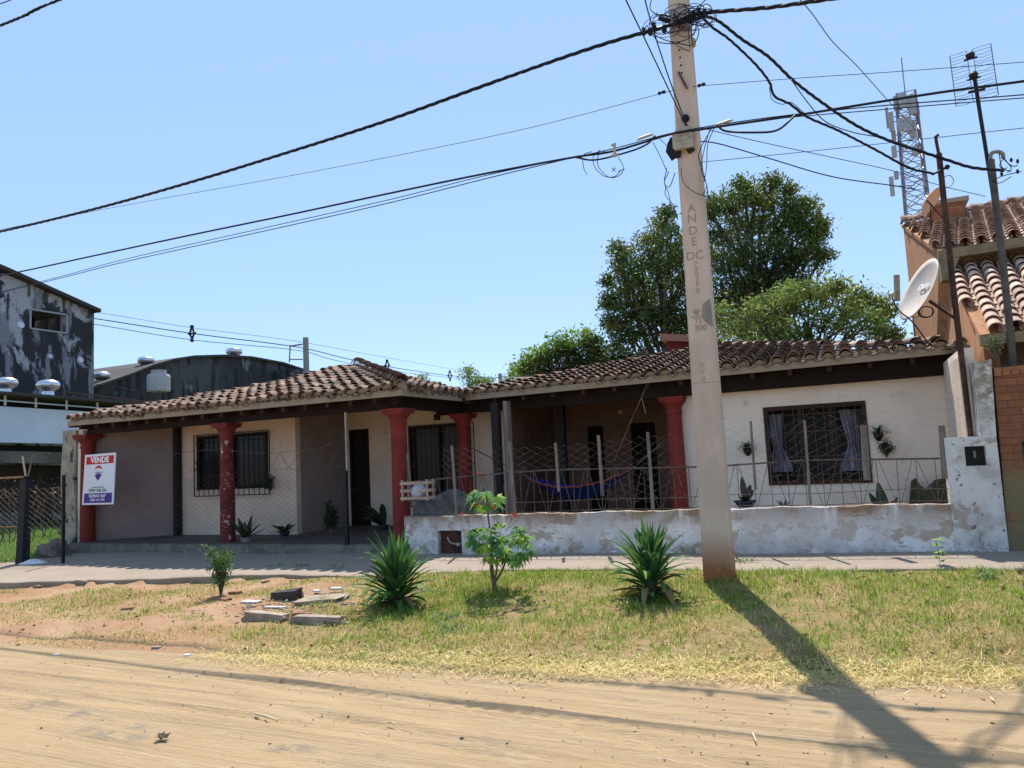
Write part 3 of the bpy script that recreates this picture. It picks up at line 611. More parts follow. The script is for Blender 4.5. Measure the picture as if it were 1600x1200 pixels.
b_.build('shaft', m_concrete, pole)
def pole_pt(py, u=0, out=.0):
    """point on the front face of the pole at the height seen at image row py"""
    t = (py)/905; c = (tl+tr)/2*(1-t)+(bl+br_)/2*t; f = (c.z-cb.z)/(ct.z-cb.z); d = .13+(.09-.13)*f; h = hb+(ht-hb)*f
    return Vector((c.x+u*h, c.y-d-out, c.z))
tilt = ax
m_ink = M('cast_lettering', (.33,.26,.20), .95, (), None); m_patch = M('grey_repair_mortar', (.27,.245,.225), .95, [(6,(.22,.20,.18),.4,.6)], (60,.3))
nrm = Vector((0,-1,0))
for body, py, u, sz, bd in (('A',347,-.05,.155,.0),('N',363,-.05,.155,0),('D',382,-.04,.155,0),('E',399,-.02,.155,0),('DC',421,-.05,.15,0),('7',434,-.02,.085,0),('9',442,-.02,.085,0),('0',450,0,.085,0),('3',458,0,.085,0),('5',466,0,.085,0),('8',476,0,.085,0),('12',522,-.15,.085,.001),('300',533,0,.10,.002),('23',589,-.1,.07,0),('07',600,-.1,.07,0),('22',610,-.1,.07,0)):
    text_obj('lettering', body, sz, pole_pt(py, u, .0015), (1,0,0), tilt, m_ink, pole, bd, .0012)
b_ = MB(); c = pole_pt(508, -.25, .002)
for k_ in range(5):
    q = -.9+k_*.45; b_.tube([c+Vector((0,0,-.045)), c+Vector((math.sin(q)*.055, -.002, -.03+math.cos(q)*.075))], .005, 4)
b_.tube([c+Vector((-.07,0,-.05)), c+Vector((0,-.002,-.07)), c+Vector((.07,0,-.05))], .006, 4); b_.build('emblem', m_ink, pole)
b_ = MB(); pts = [pole_pt(a, u, .003) for a, u in ((490,.9),(497,.35),(508,.22),(520,.25),(527,.55),(533,.97),(505,.97))]; b_.prism(pts, (0,-.006,0)); b_.build('mortar_patch', m_patch, pole)
b_ = MB(); a, c = pole_pt(616,-.98,.002), pole_pt(616,.98,.002); b_.tube([a, c], .003, 4); b_.build('casting_joint', m_ink, pole)
for k_ in range(5):
    b_ = MB(); p = pole_pt(77+12.7*k_, -.15+.02*k_, -.004); b_.lathe(p, [(.013,0),(.013,.008)], 8, axis=(0,-1,0)); b_.build('bolt_hole', m_black, pole)
b_ = MB(); b_.tube([pole_pt(126,-.35,.02), pole_pt(156,.35,.02)], .014, 6); b_.build('steel_strap', m_iron, pole)
m_boxc = M('dusty_plastic', (.42,.37,.29), .6, [(9,(.30,.26,.20),.45,.65)], (60,.1))
p = pole_pt(238, -.15, .0); b_ = MB(); w_ = .125; hh = .125
pr = [(-w_,-hh+.03),(-w_,hh-.05),(-w_+.05,hh),(w_-.03,hh),(w_,hh-.03),(w_,-hh),(-w_+.02,-hh)]
b_.prism([p+Vector((a-.02, -.1, c)) for a, c in pr], (0,.1,0)); bxo = b_.build('junction_box', m_boxc, pole)
text_obj('box_lettering', 'UNIMAC\nRED A FO', .05, p+Vector((0,-.103,.01)), (1,0,.06), (0,0,1), m_ink, bxo, 0, .001)
b_ = MB(); b_.prism([p+Vector((a, -.04, c)) for a, c in ((-.17,.08),(-.13,.02),(-.12,-.16),(-.2,-.2),(-.25,-.1),(-.22,.0))], (0,.10,0)); b_.prism([p+Vector((a, -.05, c)) for a, c in ((.0,-.12),(.09,-.10),(.11,-.15),(.03,-.18))], (0,.06,0)); b_.prism([p+Vector((a, -.05, c)) for a, c in ((-.12,-.12),(-.06,-.13),(-.07,-.2),(-.13,-.2))], (0,.06,0)); b_.build('splice_closure', m_black, pole)
b_ = MB(); c = pole_pt(203, 0, .0); b_.lathe(c, [(.05,0),(.05,.03),(.03,.035),(.03,.07)], 12, axis=(0,-1,0)); b_.build('insulator', m_black, pole)
b_ = MB(); c = pole_pt(80, 1.12, -.06); b_.lathe(c-Z3*.05, [(.03,0),(.036,.02),(.034,.10),(.02,.11)], 10); b_.build('spool', m_boxc, pole)
b_ = MB(); b_.tube([at(1018,47,Y=YP-.16), at(1100,26,Y=YP-.16)], .022, 6); b_.tube([at(1030,28,Y=YP-.15), at(1046,33,Y=YP-.15)], .03, 6)
for a, c in ((1022,42),(1006,50),(1016,50),(1038,46),(1084,24),(1092,19),(1101,22),(1078,31)): b_.lathe(at(a,c,Y=YP-.17), [(.012,-.05),(.03,-.03),(.034,.0),(.02,.03),(.03,.045)], 8)
b_.build('cable_clamp', m_black, pole)
p = at(1097, 262, Y=YP); b_ = MB(); b_.prism([at(a,c,Y=YP) for a,c in ((1091,250),(1094,249),(1097,262),(1096,280),(1093,281),(1094,264))], (0,.05,0)); b_.build('cable_hook', m_black, pole)

# ------------------------------------------------------------------ cables
def cab(name, pts, r, label, group=None, twist=0, sides=5, n=10, cat='cable'):
    P = smooth_path([at(a, c, Y=y) for a, c, y in pts], n); b_ = MB()
    if not twist: b_.tube(P, r, sides)
    else:
        Q = []; 
        for a, c in zip(P, P[1:]):
            m_ = max(1, int((c-a).length/.07)); Q += [a.lerp(c, i/m_) for i in range(m_)]
        for s_ in range(3):
            out = []; d = 0
            for i, q in enumerate(Q):
                if i: d += (q-Q[i-1]).length
                t = (Q[min(i+1, len(Q)-1)]-Q[max(i-1, 0)]).normalized(); u = t.cross(Z3).normalized(); v = u.cross(t); an = d/twist*6.283+s_*2.094
                out.append(q+(u*math.cos(an)+v*math.sin(an))*r*1.05)
            b_.tube(out, r, 5)
    o = b_.build(name, m_cable, origin=P[0]); return setp(o, label, cat, group)
yp = YP-.16
def L_(pts, y=None): return [(a, c, y if y is not None else YP-.15) for a, c in pts]
cab('power_cable', L_([(-420,440),(-160,395),(0,362),(150,326),(300,284),(450,238),(600,190),(750,136),(880,90),(960,64),(1040,42)]), .0135, 'thick twisted black cable rising from the left edge to the pole top', 'overhead street cables', .55)
cab('power_cable', L_([(1060,34),(1096,21),(1200,12),(1300,-2),(1420,-18),(1700,-40)]), .0135, 'thick twisted black cable leaving the pole top towards the upper right', 'overhead street cables', .55)
cab('telephone_cable', L_([(-300,490),(0,431),(150,399),(300,367),(450,336),(600,304),(750,273),(890,247),(960,236),(1040,212),(1068,207),(1130,197),(1240,181),(1370,160),(1480,143),(1600,127),(1900,85)], YP-.2), .015, 'black telephone cable clamped to the middle of the pole', 'overhead street cables')
cab('telephone_cable', L_([(-300,530),(60,443),(200,408),(400,364),(600,319),(760,279),(880,250),(960,232),(1060,206),(1200,184),(1370,166),(1600,148),(1900,122)], YP-.24), .007, 'thin telephone cable just under the middle cable', 'overhead street cables')
cab('telephone_cable', L_([(-300,532),(60,441),(200,404),(400,359),(600,314),(760,274),(890,247)], YP-.27), .006, 'second thin telephone cable joining the middle cable left of the pole', 'overhead street cables')
cab('telephone_cable', L_([(1080,205),(1200,187),(1370,172),(1600,153),(1900,130)], YP-.22), .006, 'thin telephone cable right of the pole under the black one', 'overhead street cables')
cab('telephone_cable', L_([(900,246),(930,250),(980,238),(1010,226),(1024,212)], YP-.3), .012, 'slack black cable loop left of the pole', 'overhead street cables')
cab('telephone_cable', L_([(1120,196),(1135,205),(1180,207),(1215,203),(1243,180)], YP-.3), .013, 'sagging black cable loop right of the pole', 'overhead street cables')
cab('guy_wire', L_([(-300,418),(30,353),(200,320),(500,266),(800,206),(1030,147),(1046,143)], YP-.1), .004, 'thin wire from the left edge to the pole strap', 'overhead street cables', cat='wire')
cab('guy_wire', L_([(1075,136),(1097,134),(1250,122),(1400,112),(1600,97),(1900,74)], YP-.1), .004, 'thin wire from the pole strap to the right edge above the telecom tower', 'overhead street cables', cat='wire')
cab('guy_wire', L_([(1090,254),(1250,238),(1400,222),(1600,200),(1900,170)], YP-.1), .004, 'thin lowest wire running right behind the antenna mast', 'overhead street cables', cat='wire')
cab('crossing_wire', [(920,-120,6.0),(978,0,7.4),(1010,66,8.2),(1045,140,8.9),(1072,197,YP-.18)], .008, 'left of the two wires crossing the street down to the pole', 'wires crossing the street', cat='wire')
cab('crossing_wire', [(985,-100,6.0),(1008,0,7.4),(1025,60,8.2),(1050,135,8.9),(1074,197,YP-.18)], .008, 'right of the two wires crossing the street down to the pole', 'wires crossing the street', cat='wire')
cab('corner_cable', [(-900,420,6.0),(-300,155,6.3),(0,40,6.6),(50,18,6.7),(95,-1,6.8),(400,-120,7.2),(900,-260,8.0)], .011, 'thick black cable cutting the upper left corner', 'corner cables', .3)
cab('corner_cable', [(-900,400,6.0),(-300,120,6.3),(0,6,6.6),(22,-2,6.7),(400,-150,7.2),(900,-300,8.0)], .006, 'short thin wire above the thick one in the upper left corner', 'corner cables')
cab('service_drop', [(1100,24,YP-.15),(1124,34,9.5),(1160,62,9.8),(1200,88,10.1),(1240,126,10.4),(1290,164,10.7),(1340,197,11),(1390,220,11.2),(1440,237,11.4),(1480,250,11.5),(1520,262,11.5),(1575,267,11.5)], .011, 'upper black service cable sagging from the pole top to the pipes by the right house', 'service cables', .35)
cab('service_drop', [(1096,26,YP-.15),(1116,45,9.5),(1140,62,9.6),(1180,100,9.9),(1202,128,10.1),(1210,150,10.2),(1235,163,10.3),(1262,183,10.4),(1310,204,10.7),(1370,235,11.1),(1420,262,11.3),(1462,272,11.5)], .009, 'wavy lower service cable ending at the rusty pipe', 'service cables', .35)
cab('service_drop', [(1236,124,10.2),(1262,160,10.5),(1290,190,10.7),(1330,206,10.9),(1370,214,11.1),(1400,222,11.3)], .007, 'short service cable twisting round the upper one', 'service cables')
cab('service_drop', [(1202,136,10.1),(1206,155,10.2),(1222,163,10.3),(1236,160,10.3),(1258,178,10.4)], .005, 'small curl of slack wire between the service cables', 'service cables')
cab('house_wire', [(1080,20,YP-.1),(1180,-60,10.2),(1255,5,10.8),(1300,64,12),(1340,104,13),(1390,160,15),(1410,180,16),(1432,205,18)], .007, 'thin wire slanting down from the top right towards the telecom tower', cat='wire')
cab('house_wire', [(1088,198,YP),(1180,220,9.8),(1300,246,10.6),(1395,267,11.2),(1470,290,11.6),(1540,307,11.8)], .005, 'thin upper wire from the pole to the mast on the right', 'house wires', cat='wire')
cab('house_wire', [(1080,221,YP),(1120,224,9.5),(1200,247,10),(1300,276,10.6),(1395,290,11.2),(1430,296,11.5)], .008, 'black wire sagging from the pole towards the dish on the right', 'house wires', cat='wire')
cab('house_wire', [(1270,172,10.6),(1340,178,11),(1420,195,11.4)], .004, 'short thin wire near the service cables', cat='wire') if False else None
# tangle of slack wire
def loops(name, label, cx, cy, n, rx0, rx1, ry0, ry1, dx, dy, y, r=.006):
    b_ = MB()
    for _ in range(n):
        x = cx+random.uniform(-dx, dx); yy_ = cy+random.uniform(-dy, dy); a0 = random.uniform(0, 6.28); sp_ = random.uniform(2.6, 6.2); ra = random.uniform(rx0, rx1); rb = random.uniform(ry0, ry1)
        b_.tube(smooth_path([at(x+math.cos(a0+sp_*k_/6)*ra, yy_+math.sin(a0+sp_*k_/6)*rb, Y=y+random.uniform(-.08,.05)) for k_ in range(7)], 5), r*random.uniform(.6,1.1), 4)
    o = b_.build(name, m_cable, origin=at(cx, cy, Y=y)); return setp(o, label, 'cable')
loops('wire_tangle', 'dense tangle of black service wires round the pole top', 1084, 28, 20, 7, 26, 6, 22, 22, 14, YP-.2, .006)
loops('wire_tangle', 'slack black wire loops hanging left of the pole top', 1040, 42, 9, 10, 36, 8, 24, 12, 8, YP-.2, .006)
b_ = MB()
for pts in ([(1010,40),(1024,55),(1048,65),(1070,63),(1085,52),(1088,30)], [(1018,50),(1030,66),(1060,68),(1082,70),(1092,50),(1085,30)], [(1050,66),(1065,75),(1078,80)], [(1078,30),(1076,50),(1078,76)], [(1082,30),(1080,48),(1082,68)], [(1018,-2),(1016,14),(1026,22),(1045,26)]):
    b_.tube(smooth_path([at(a,c,Y=YP-.22) for a,c in pts], 6), .0065, 4)
setp(b_.build('wire_tangle', m_cable, origin=at(1050,60,Y=YP-.2)), 'long black wire loops drooping below the pole top clamps', 'cable')
b_ = MB()
for pts in ([(1020,222),(1032,245),(1042,268)], [(1030,216),(1040,226),(1050,236)], [(1042,262),(1038,285),(1044,300),(1048,318)], [(1045,268),(1038,285),(1046,292),(1055,270)], [(1064,262),(1068,285),(1085,300),(1103,306),(1106,298),(1099,270),(1092,240),(1112,200)], [(1108,205),(1100,235),(1096,265),(1104,290),(1098,305)], [(1040,292),(1040,305),(1052,320)], [(1116,200),(1106,225),(1104,260),(1100,285)]):
    b_.tube(smooth_path([at(a,c,Y=YP-.2) for a,c in pts], 6), .0055, 4)
setp(b_.build('wire_tangle', m_cable, origin=at(1060,280,Y=YP-.2)), 'thin black wires looping round the junction box on the pole', 'cable')
b_ = MB()
for pts in ([(945,236),(934,245),(936,262),(952,277),(968,274),(974,262),(966,245)], [(938,234),(927,245),(930,262),(944,275),(960,276),(970,266)], [(910,246),(912,262),(917,273)], [(956,262),(962,268)], [(962,262),(956,268)], [(966,268),(976,264)], [(925,237),(915,240),(905,248)]):
    b_.tube(smooth_path([at(a,c,Y=YP-.28) for a,c in pts], 6), .0055, 4)
setp(b_.build('wire_coil', m_cable, origin=at(955,260,Y=YP-.28)), 'small coil of black wire hanging under the left cable', 'cable')
b_ = MB(); c = at(961, 236, Y=YP-.3); b_.box((c.x-.015, c.y-.02, c.z-.08), (c.x+.015, c.y, c.z+.1)); b_.box((c.x-.05, c.y-.022, c.z-.07), (c.x+.05, c.y-.002, c.z-.045)); b_.box((c.x-.04, c.y-.022, c.z+.07), (c.x+.02, c.y-.002, c.z+.09))
setp(b_.build('cable_bracket', m_boxc, origin=c), 'pale spacer bracket clipped on the cable left of the pole', 'bracket')
for a, c_, lb in ((1008,214,'pale clamp sleeve on the cable just left of the pole'), (1131,192,'pale clamp sleeve on the cable just right of the pole')):
    b_ = MB(); c = at(a, c_, Y=YP-.25); b_.tube([c-Vector((.08,0,.005)), c+Vector((.08,0,.015))], .018, 6); b_.tube([c-Vector((.11,0,.02)), c+Vector((.11,0,.01))], .008, 5); setp(b_.build('cable_clamp', m_boxc, origin=c), lb, 'clamp')
for a, c_, lb in ((1034,145,'black strain insulator on the thin wire left of the pole strap'), (1096,133,'black strain insulator on the thin wire right of the pole strap')):
    b_ = MB(); c = at(a, c_, Y=YP-.1)
    b_.lathe(c-X3*.05, [(.01,0),(.022,.01),(.022,.035),(.012,.04),(.012,.055),(.022,.06),(.022,.09),(.01,.1)], 8, axis=(1,0,.05)); setp(b_.build('strain_insulator', m_black, origin=c), lb, 'insulator')

# ------------------------------------------------------------------ fences
def meshwire(b_, p, q, z0, ztop, w, h, r, jit=.004, wave=0, yoff=0):
    p = Vector((p[0], p[1], 0)); q = Vector((q[0], q[1], 0)); L = (q-p).length; d = (q-p)/L; n = int(L/w)
    for i in range(n+1):
        s0 = i*w; pts = []; zt = ztop(s0/L); rows = int((zt-z0(s0/L))/h)
        for j in range(rows+1):
            s = s0+(w/2 if (j+i) % 2 else -w/2)*1.0+random.uniform(-jit, jit)+wave*math.sin(j*.5+s0*1.3); z_ = zt-j*h+random.uniform(-jit, jit)+wave*.5*math.sin(s0*2.1+j*.3)
            P = p+d*min(max(s, 0), L); pts.append(Vector((P.x, P.y+yoff+.01*math.sin(s0*3), z_)))
        if len(pts) > 1: b_.tube(pts, r, 3, caps=False)
fr = thing('wire_fence', (-3, YB+.08, .68), 'rusty wire mesh and rebar railing on top of the low whitewashed wall', 'fence')
YFn = YB+.08
x0 = at(640, 750, Y=YFn).x; x1 = at(1490, 718, Y=YFn).x
rail = lambda px: np.interp(px, [640,700,790,860,1010,1110,1260,1490], [753,747,739,734,731,729,719,716])
b_ = MB(); pts = [at(p_, rail(p_), Y=YFn) for p_ in range(650, 1495, 40)]+[at(1490,716,Y=YFn)]; b_.tube(pts, .013, 5); b_.build('top_rail', m_wire, fr)
b_ = MB()
for dz in (.03, .19):
    b_.tube([Vector((p_.x, p_.y, float(ztop(p_.x))+dz+.01*math.sin(p_.x*3))) for p_ in pts], .006, 4)
b_.build('lower_rail', m_wire, fr)
xs_ = [p_.x for p_ in pts]; zr_ = [p_.z for p_ in pts]; zrail = lambda x: float(np.interp(x, xs_, zr_))
n_ = int((x1-x0)/.23)
for i in range(n_):
    b_ = MB(); x = x0+.06+i*.23; b_.tube([(x, YFn, float(ztop(x))-.02), (x+random.uniform(-.01,.01), YFn, zrail(x))], .006, 4)
    b_.tube([(x+.02, YFn+.01, float(ztop(x))+.02), (x+.2, YFn+.01, zrail(x))] if i % 2 else [(x+.2, YFn+.01, float(ztop(x))+.02), (x+.02, YFn+.01, zrail(x))], .005, 4)
    b_.build('rebar_bar', m_wire, fr)
for a, t, b0, w_, wood in ((637,708,765,.05,1),(706,696,808,.05,1),(796,690,806,.085,1),(868,692,768,.05,1),(935,680,775,.06,1),(1012,675,796,.06,1),(1173,658,765,.045,1),(1257,657,790,.05,1),(1349,664,750,.12,1),(1471,665,748,.11,1)):
    w_ *= .78; q_ = at(a, t, Y=YFn-.05); p_ = at(a+(b0-t)*.07, b0, Y=YFn-.05); b_ = MB(); sw = .02
    b_.hexa([(p_.x-w_/2,p_.y-sw,p_.z),(p_.x+w_/2,p_.y-sw,p_.z),(p_.x+w_/2,p_.y+sw,p_.z),(p_.x-w_/2,p_.y+sw,p_.z)], [(q_.x-w_*.45,q_.y-sw,q_.z),(q_.x+w_*.45,q_.y-sw,q_.z),(q_.x+w_*.4,q_.y+sw,q_.z-.01),(q_.x-w_*.45,q_.y+sw,q_.z-.01)])
    b_.build('fence_post', m_grayw, fr)
tp = lambda px: np.interp(px, [690,760,860,930,1000,1060,1140,1190,1260,1360,1420,1450,1490,1500], [698,700,697,690,684,677,670,668,652,646,643,634,618,622])
pxs = list(range(690, 1501, 10)); txs = [at(a, tp(a), Y=YFn).x for a in pxs]; tzs = [at(a, tp(a), Y=YFn).z for a in pxs]
ztp = lambda x: float(np.interp(x, txs, tzs))
xa, xb, xc = txs[0], at(935, 700, Y=YFn).x, txs[-1]
b_ = MB(); meshwire(b_, (xa, YFn), (xb, YFn), lambda t: zrail(xa+(xb-xa)*t)-.02, lambda t: ztp(xa+(xb-xa)*t), .115, .058, .0021, .006, .01)
b_.build('chain_link', m_wire, fr)
b_ = MB(); meshwire(b_, (xb, YFn), (xc, YFn), lambda t: float(ztop(xb+(xc-xb)*t))+.12, lambda t: ztp(xb+(xc-xb)*t), .115, .058, .0019, .008, .02)
b_.build('chain_link', m_wire, fr)
# porch fence of finer mesh with barbed wire
pf = thing('porch_fence', (-11, YC-.28, FZ), 'fine chain link fence with sagging barbed wire across the left porch', 'fence')
x0, x1 = at(150, 760, Y=YC-.28).x, at(541, 760, Y=YC-.28).x; Yp = YC-.28
b_ = MB(); meshwire(b_, (x0, Yp), (x1, Yp), lambda t: FZ, lambda t: float(np.interp(t, [0,.4,.7,1], [1.45,1.5,1.58,1.6])), .085, .05, .0024, .003, .01); b_.build('chain_link', m_wire, pf)
b_ = MB()
for pts in ([(183,708),(225,720),(275,709),(330,703),(410,708),(460,705),(500,700),(540,683)], [(425,733),(455,733),(490,734),(545,726)], [(425,728),(438,709),(450,730),(462,716),(482,701),(497,713),(512,728),(530,700)]):
    P = smooth_path([at(a,c,Y=Yp) for a,c in pts], 8); b_.tube(P, .004, 4)
    for i in range(0, len(P)-1, 2): d = Vector((random.uniform(-.02,.02), random.uniform(-.02,.02), random.choice((-1,1))*.02)); b_.tube([P[i]-d, P[i]+d], .003, 3)
b_.build('barbed_wire', m_wired, pf)
b_ = MB(); p_ = at(541, 760, Y=Yp); b_.box((p_.x-.05, Yp-.03, FZ), (p_.x+.02, Yp+.03, at(541,672,Y=Yp).z)); b_.build('gate_post', m_black, pf)
b_ = MB(); b_.box((p_.x+.021, Yp-.025, at(541,735,Y=Yp).z), (p_.x+.045, Yp+.02, 2.55)); b_.build('pvc_conduit', m_boxc, pf)
# ------------------------------------------------------------------ neighbouring two-storey house (right)
nb = thing('orange_house', (3, 14, 0), 'two-storey orange-walled neighbour house with newer clay roofs and brown gutters', 'house')
m_orange = M('streaked_orange_paint', (.43,.21,.095), .9, [(6,(.30,.14,.065),.42,.62,{'st':(2.5,2.5,.12)}),(14,(.5,.27,.14),.58,.66,{'st':(2,2,.1),'a':.6})], (50,.2))
m_peach = M('peach_paint', (.33,.25,.19), .9, [(2,(.27,.20,.15),.4,.6)], (50,.2))  # dull peach tone for the front and rear walls
m_gut = M('olive_gutter', (.24,.20,.11), .6, [(5,(.17,.14,.08),.4,.6)], None)
E0 = at(1531, 523, Y=11.9); E1 = Vector((6.5, 11.55, E0.z)); K0 = at(1478, 420, Y=15.4); K1 = Vector((6.5, 15.2, K0.z+.05))
def quadroof(e0, e1, k0, k1, name, sp=.235, ex=.34, r=.10):
    U = (e1-e0).normalized(); Vv = (k0-e0); Vp = (Vv-U*Vv.dot(U)); vl = Vp.length; Vp.normalize()
    poly = [(0,0), ((e1-e0).length, 0), ((e1-e0).length, vl), (Vv.dot(U), vl)]
    o = tiled_patch(name, nb, e0, U, Vp, poly, NEW, m_tile2, sp=sp, ex=ex, r=r, jit=.25, tilt=.035)
    n = U.cross(Vp); n = n if n.z > 0 else -n; b_ = MB(); b_.prism([e0, e1, e1+Vp*vl, k0], -n*.08); b_.build('roof_deck', m_orange, nb); return U, Vp, n, vl
U_, V_, n_, vl_ = quadroof(E0, E1, K0, K1, 'lower_roof')
b_ = MB(); b_.hexa([E0+Vector((-.02,-.10,-.16)), E1+Vector((0,-.10,-.16)), E1+Vector((0,.02,-.16)), E0+Vector((-.02,.02,-.16))], [E0+Vector((-.02,-.12,-.02)), E1+Vector((0,-.12,-.02)), E1+Vector((0,.02,-.02)), E0+Vector((-.02,.02,-.02))]); b_.build('gutter', m_gut, nb)
G0 = at(1466, 392, Y=14.9); G1 = Vector((6.5, 14.2, G0.z)); R0 = at(1408, 351, Y=20); R1 = Vector((6.5, 19.6, R0.z))
U2, V2, n2, vl2 = quadroof(G0, G1, R0, R1, 'upper_roof')
b_ = MB(); b_.hexa([G0+Vector((-.02,-.10,-.18)), G1+Vector((0,-.10,-.18)), G1+Vector((0,.02,-.18)), G0+Vector((-.02,.02,-.18))], [G0+Vector((-.02,-.12,-.02)), G1+Vector((0,-.12,-.02)), G1+Vector((0,.02,-.02)), G0+Vector((-.02,.02,-.02))])
b_.hexa([G0+Vector((.0,-.1,-.55)), G0+Vector((.12,-.1,-.55)), G0+Vector((.12,.2,-.55)), G0+Vector((.0,.2,-.55))], [G0+Vector((0,-.12,-.18)), G0+Vector((.3,-.12,-.18)), G0+Vector((.3,.2,-.18)), G0+Vector((0,.2,-.18))]); b_.build('gutter', m_gut, nb)
caps('ridge_tiles', nb, [R0+Vector((0,0,.03)), R1+Vector((0,0,.03))], NEW, m_tile2, r=.12, ex=.36, lift=.02)
# side wall: follows verge of lower and upper roofs
P0 = E0+Vector((.06,.25,0)); PB = R0+Vector((.04,0,0))
pts = [Vector((P0.x, P0.y, -.1)), P0-Z3*.12, K0+Vector((.05,-.15,-.14)), Vector((G0.x+.05, 15.2, K0.z)), Vector((G0.x+.04, 15.2, G0.z-.02)), PB-Z3*.12, Vector((PB.x, PB.y, -.1))]
b_ = MB(); b_.prism(pts, (.18,.012,0)); b_.build('side_wall', m_orange, nb)
b_ = MB(); b_.box((K0.x+.2, 15.25, 2), (6.5, 15.4, G0.z-.05)); b_.box((P0.x+.2, 12.9, -.1), (6.5, 13.05, 3.3)); b_.build('front_wall', m_peach, nb)
b_ = MB(); b_.box((PB.x+.2, 19.9, -.1), (6.5, 20, 6)); b_.box((6.45,12,-.1),(6.5,20,4.5)); b_.build('rear_wall', m_peach, nb)
# brick chimney with slab cap
a, c = at(1462, 345, Y=18.0), at(1508, 345, Y=18.0); zt = at(1485, 318, Y=18.0).z
m_brick = N('facing_brick')
def brickmat(name, c1, c2, mo, sc, bw=.24, bh=.075, rot=True, moss=None):
    k = N(name); g = k.z(); cv = k.n('ShaderNodeCombineXYZ'); k.l(k.math('ADD', g[0], g[1]), cv.inputs[0]); k.l(g[2], cv.inputs[1])
    t = k.n('ShaderNodeTexBrick'); k.l(cv.outputs[0], t.inputs[0]); t.inputs['Scale'].default_value = 1; t.inputs['Brick Width'].default_value = bw; t.inputs['Row Height'].default_value = bh; t.inputs['Mortar Size'].default_value = .006
    t.inputs['Color1'].default_value = c4(c1); t.inputs['Color2'].default_value = c4(c2); t.inputs['Mortar'].default_value = c4(mo); t.inputs['Mortar Smooth'].default_value = .3
    col = k.mix(k.mapr(k.noise(k.pos(), 6), .4, .7), t.outputs[0], c4(tuple(v*.65 for v in c1)))
    if moss: col = k.mix(k.math('MULTIPLY', k.mapr(g[2], moss[0], moss[1]), k.mapr(k.noise(k.pos(), 3), .2, .5), True), col, c4(moss[2]))
    b = k.n('ShaderNodeBsdfPrincipled'); b.inputs['Roughness'].default_value = .9; b.inputs['Specular IOR Level'].default_value = .2; k.l(col, b.inputs[0])
    bn = k.n('ShaderNodeBump'); bn.inputs['Strength'].default_value = .5; bn.inputs['Distance'].default_value = .01; k.l(k.math('ADD', k.math('MULTIPLY', t.outputs[1], -1), k.math('MULTIPLY', k.noise(k.pos(), 40), .5)), bn.inputs['Height']); k.l(bn.outputs[0], b.inputs['Normal']); k.l(b.outputs[0], k.out.inputs[0]); return k.m
m_brick = brickmat('facing_brick', (.30,.125,.065), (.22,.085,.045), (.10,.06,.04), 1, .26, .095, moss=(1.25,.95,(.20,.165,.085)))
m_brick2 = brickmat('chimney_brick', (.36,.14,.07), (.27,.10,.05), (.36,.26,.18), 1)
b_ = MB(); b_.box((a.x, 18, 5.0), (c.x, 18.8, zt)); cm = b_.build('chimney', m_brick2, nb)
b_ = MB(); b_.box((a.x-.1, 17.9, zt), (c.x+.1, 18.9, zt+.09)); b_.build('chimney_slab', m_mortar, cm)
# brick garden wall at the right frame edge
gw = thing('brick_wall', (2.6, YB+.05, 0), 'tall reddish brick garden wall right of the white pillar, mossy at its foot', 'wall')
xg = at(1576, 860, Y=YB+.05).x+.003; ztw = at(1575, 573, Y=YB+.05).z
go = at(1596, 690, Y=YB+.05); gx0 = go.x
b_ = MB(); b_.hexa([(xg,YB+.05,-.1),(gx0,YB+.05,-.1),(gx0,YB+.3,-.1),(xg,YB+.3,-.1)], [(xtr+.03,YB+.05,ztw-.11),(gx0,YB+.05,ztw-.11),(gx0,YB+.3,ztw-.11),(xtr+.03,YB+.3,ztw-.11)])
b_.box((gx0, YB+.05, go.z), (6.5, YB+.3, ztw-.11)); b_.box((gx0+1.1, YB+.05, -.1), (6.5, YB+.3, go.z)); b_.build('brickwork', m_brick, gw)
b_ = MB(); x = xtr+.03
i = 0
while x < 6.4: b_.box((x+.004, YB+.03, ztw-.108), (x+.088, YB+.32, ztw+random.uniform(-.004,.004))); x += .094
b_.build('coping', M('coping_brick', (.33,.155,.08), .9, [(5,(.24,.10,.05),.4,.6)], (50,.3)), gw)
b_ = MB(); b_.box((gx0+.01, YB+.17, .05), (gx0+1.09, YB+.2, go.z-.01)); b_.build('gate_panel', M('green_gate', (.03,.06,.05), .5), gw)

# ------------------------------------------------------------------ pipes, masts, dishes
def rod(name, label, pts, r, mat, cat, sides=8):
    b_ = MB(); b_.tube([at(*p[:2], Y=p[2]) for p in pts], r, sides); L = at(*pts[0][:2], Y=pts[0][2]); return setp(b_.build(name, mat, origin=L), label, cat)
m_rustp = M('rusty_pipe', (.045,.022,.016), .7, [(7,(.10,.045,.025),.5,.65)], (60,.3))
sp_ = thing('service_pipe', at(1516,682,Y=11.55), 'rusty steel service pipe leaning up from the meter pillar', 'pipe')
b_ = MB(); b_.tube([at(1517,682,Y=11.55), at(1490,455,Y=11.55), at(1467,240,Y=11.55)], .038, 8); b_.build('pipe', m_rustp, sp_)
b_ = MB(); b_.tube([at(1467,242,Y=11.55), at(1463,222,Y=11.55), at(1462,213,Y=11.53), at(1466,211,Y=11.5)], .022, 7); b_.build('weather_head', m_rustp, sp_)
b_ = MB(); b_.tube([at(1456,273,Y=11.5), at(1484,259,Y=11.5)], .016, 6); b_.lathe(at(1480,261,Y=11.5), [(.02,-.03),(.035,0),(.02,.03)], 8); b_.build('bracket', m_black, sp_)
b_ = MB(); b_.tube(smooth_path([at(a,c,Y=11.45) for a,c in ((1472,278),(1484,274),(1490,283),(1484,292),(1474,295))],5), .005, 4); b_.build('wire_loop', m_cable, sp_)
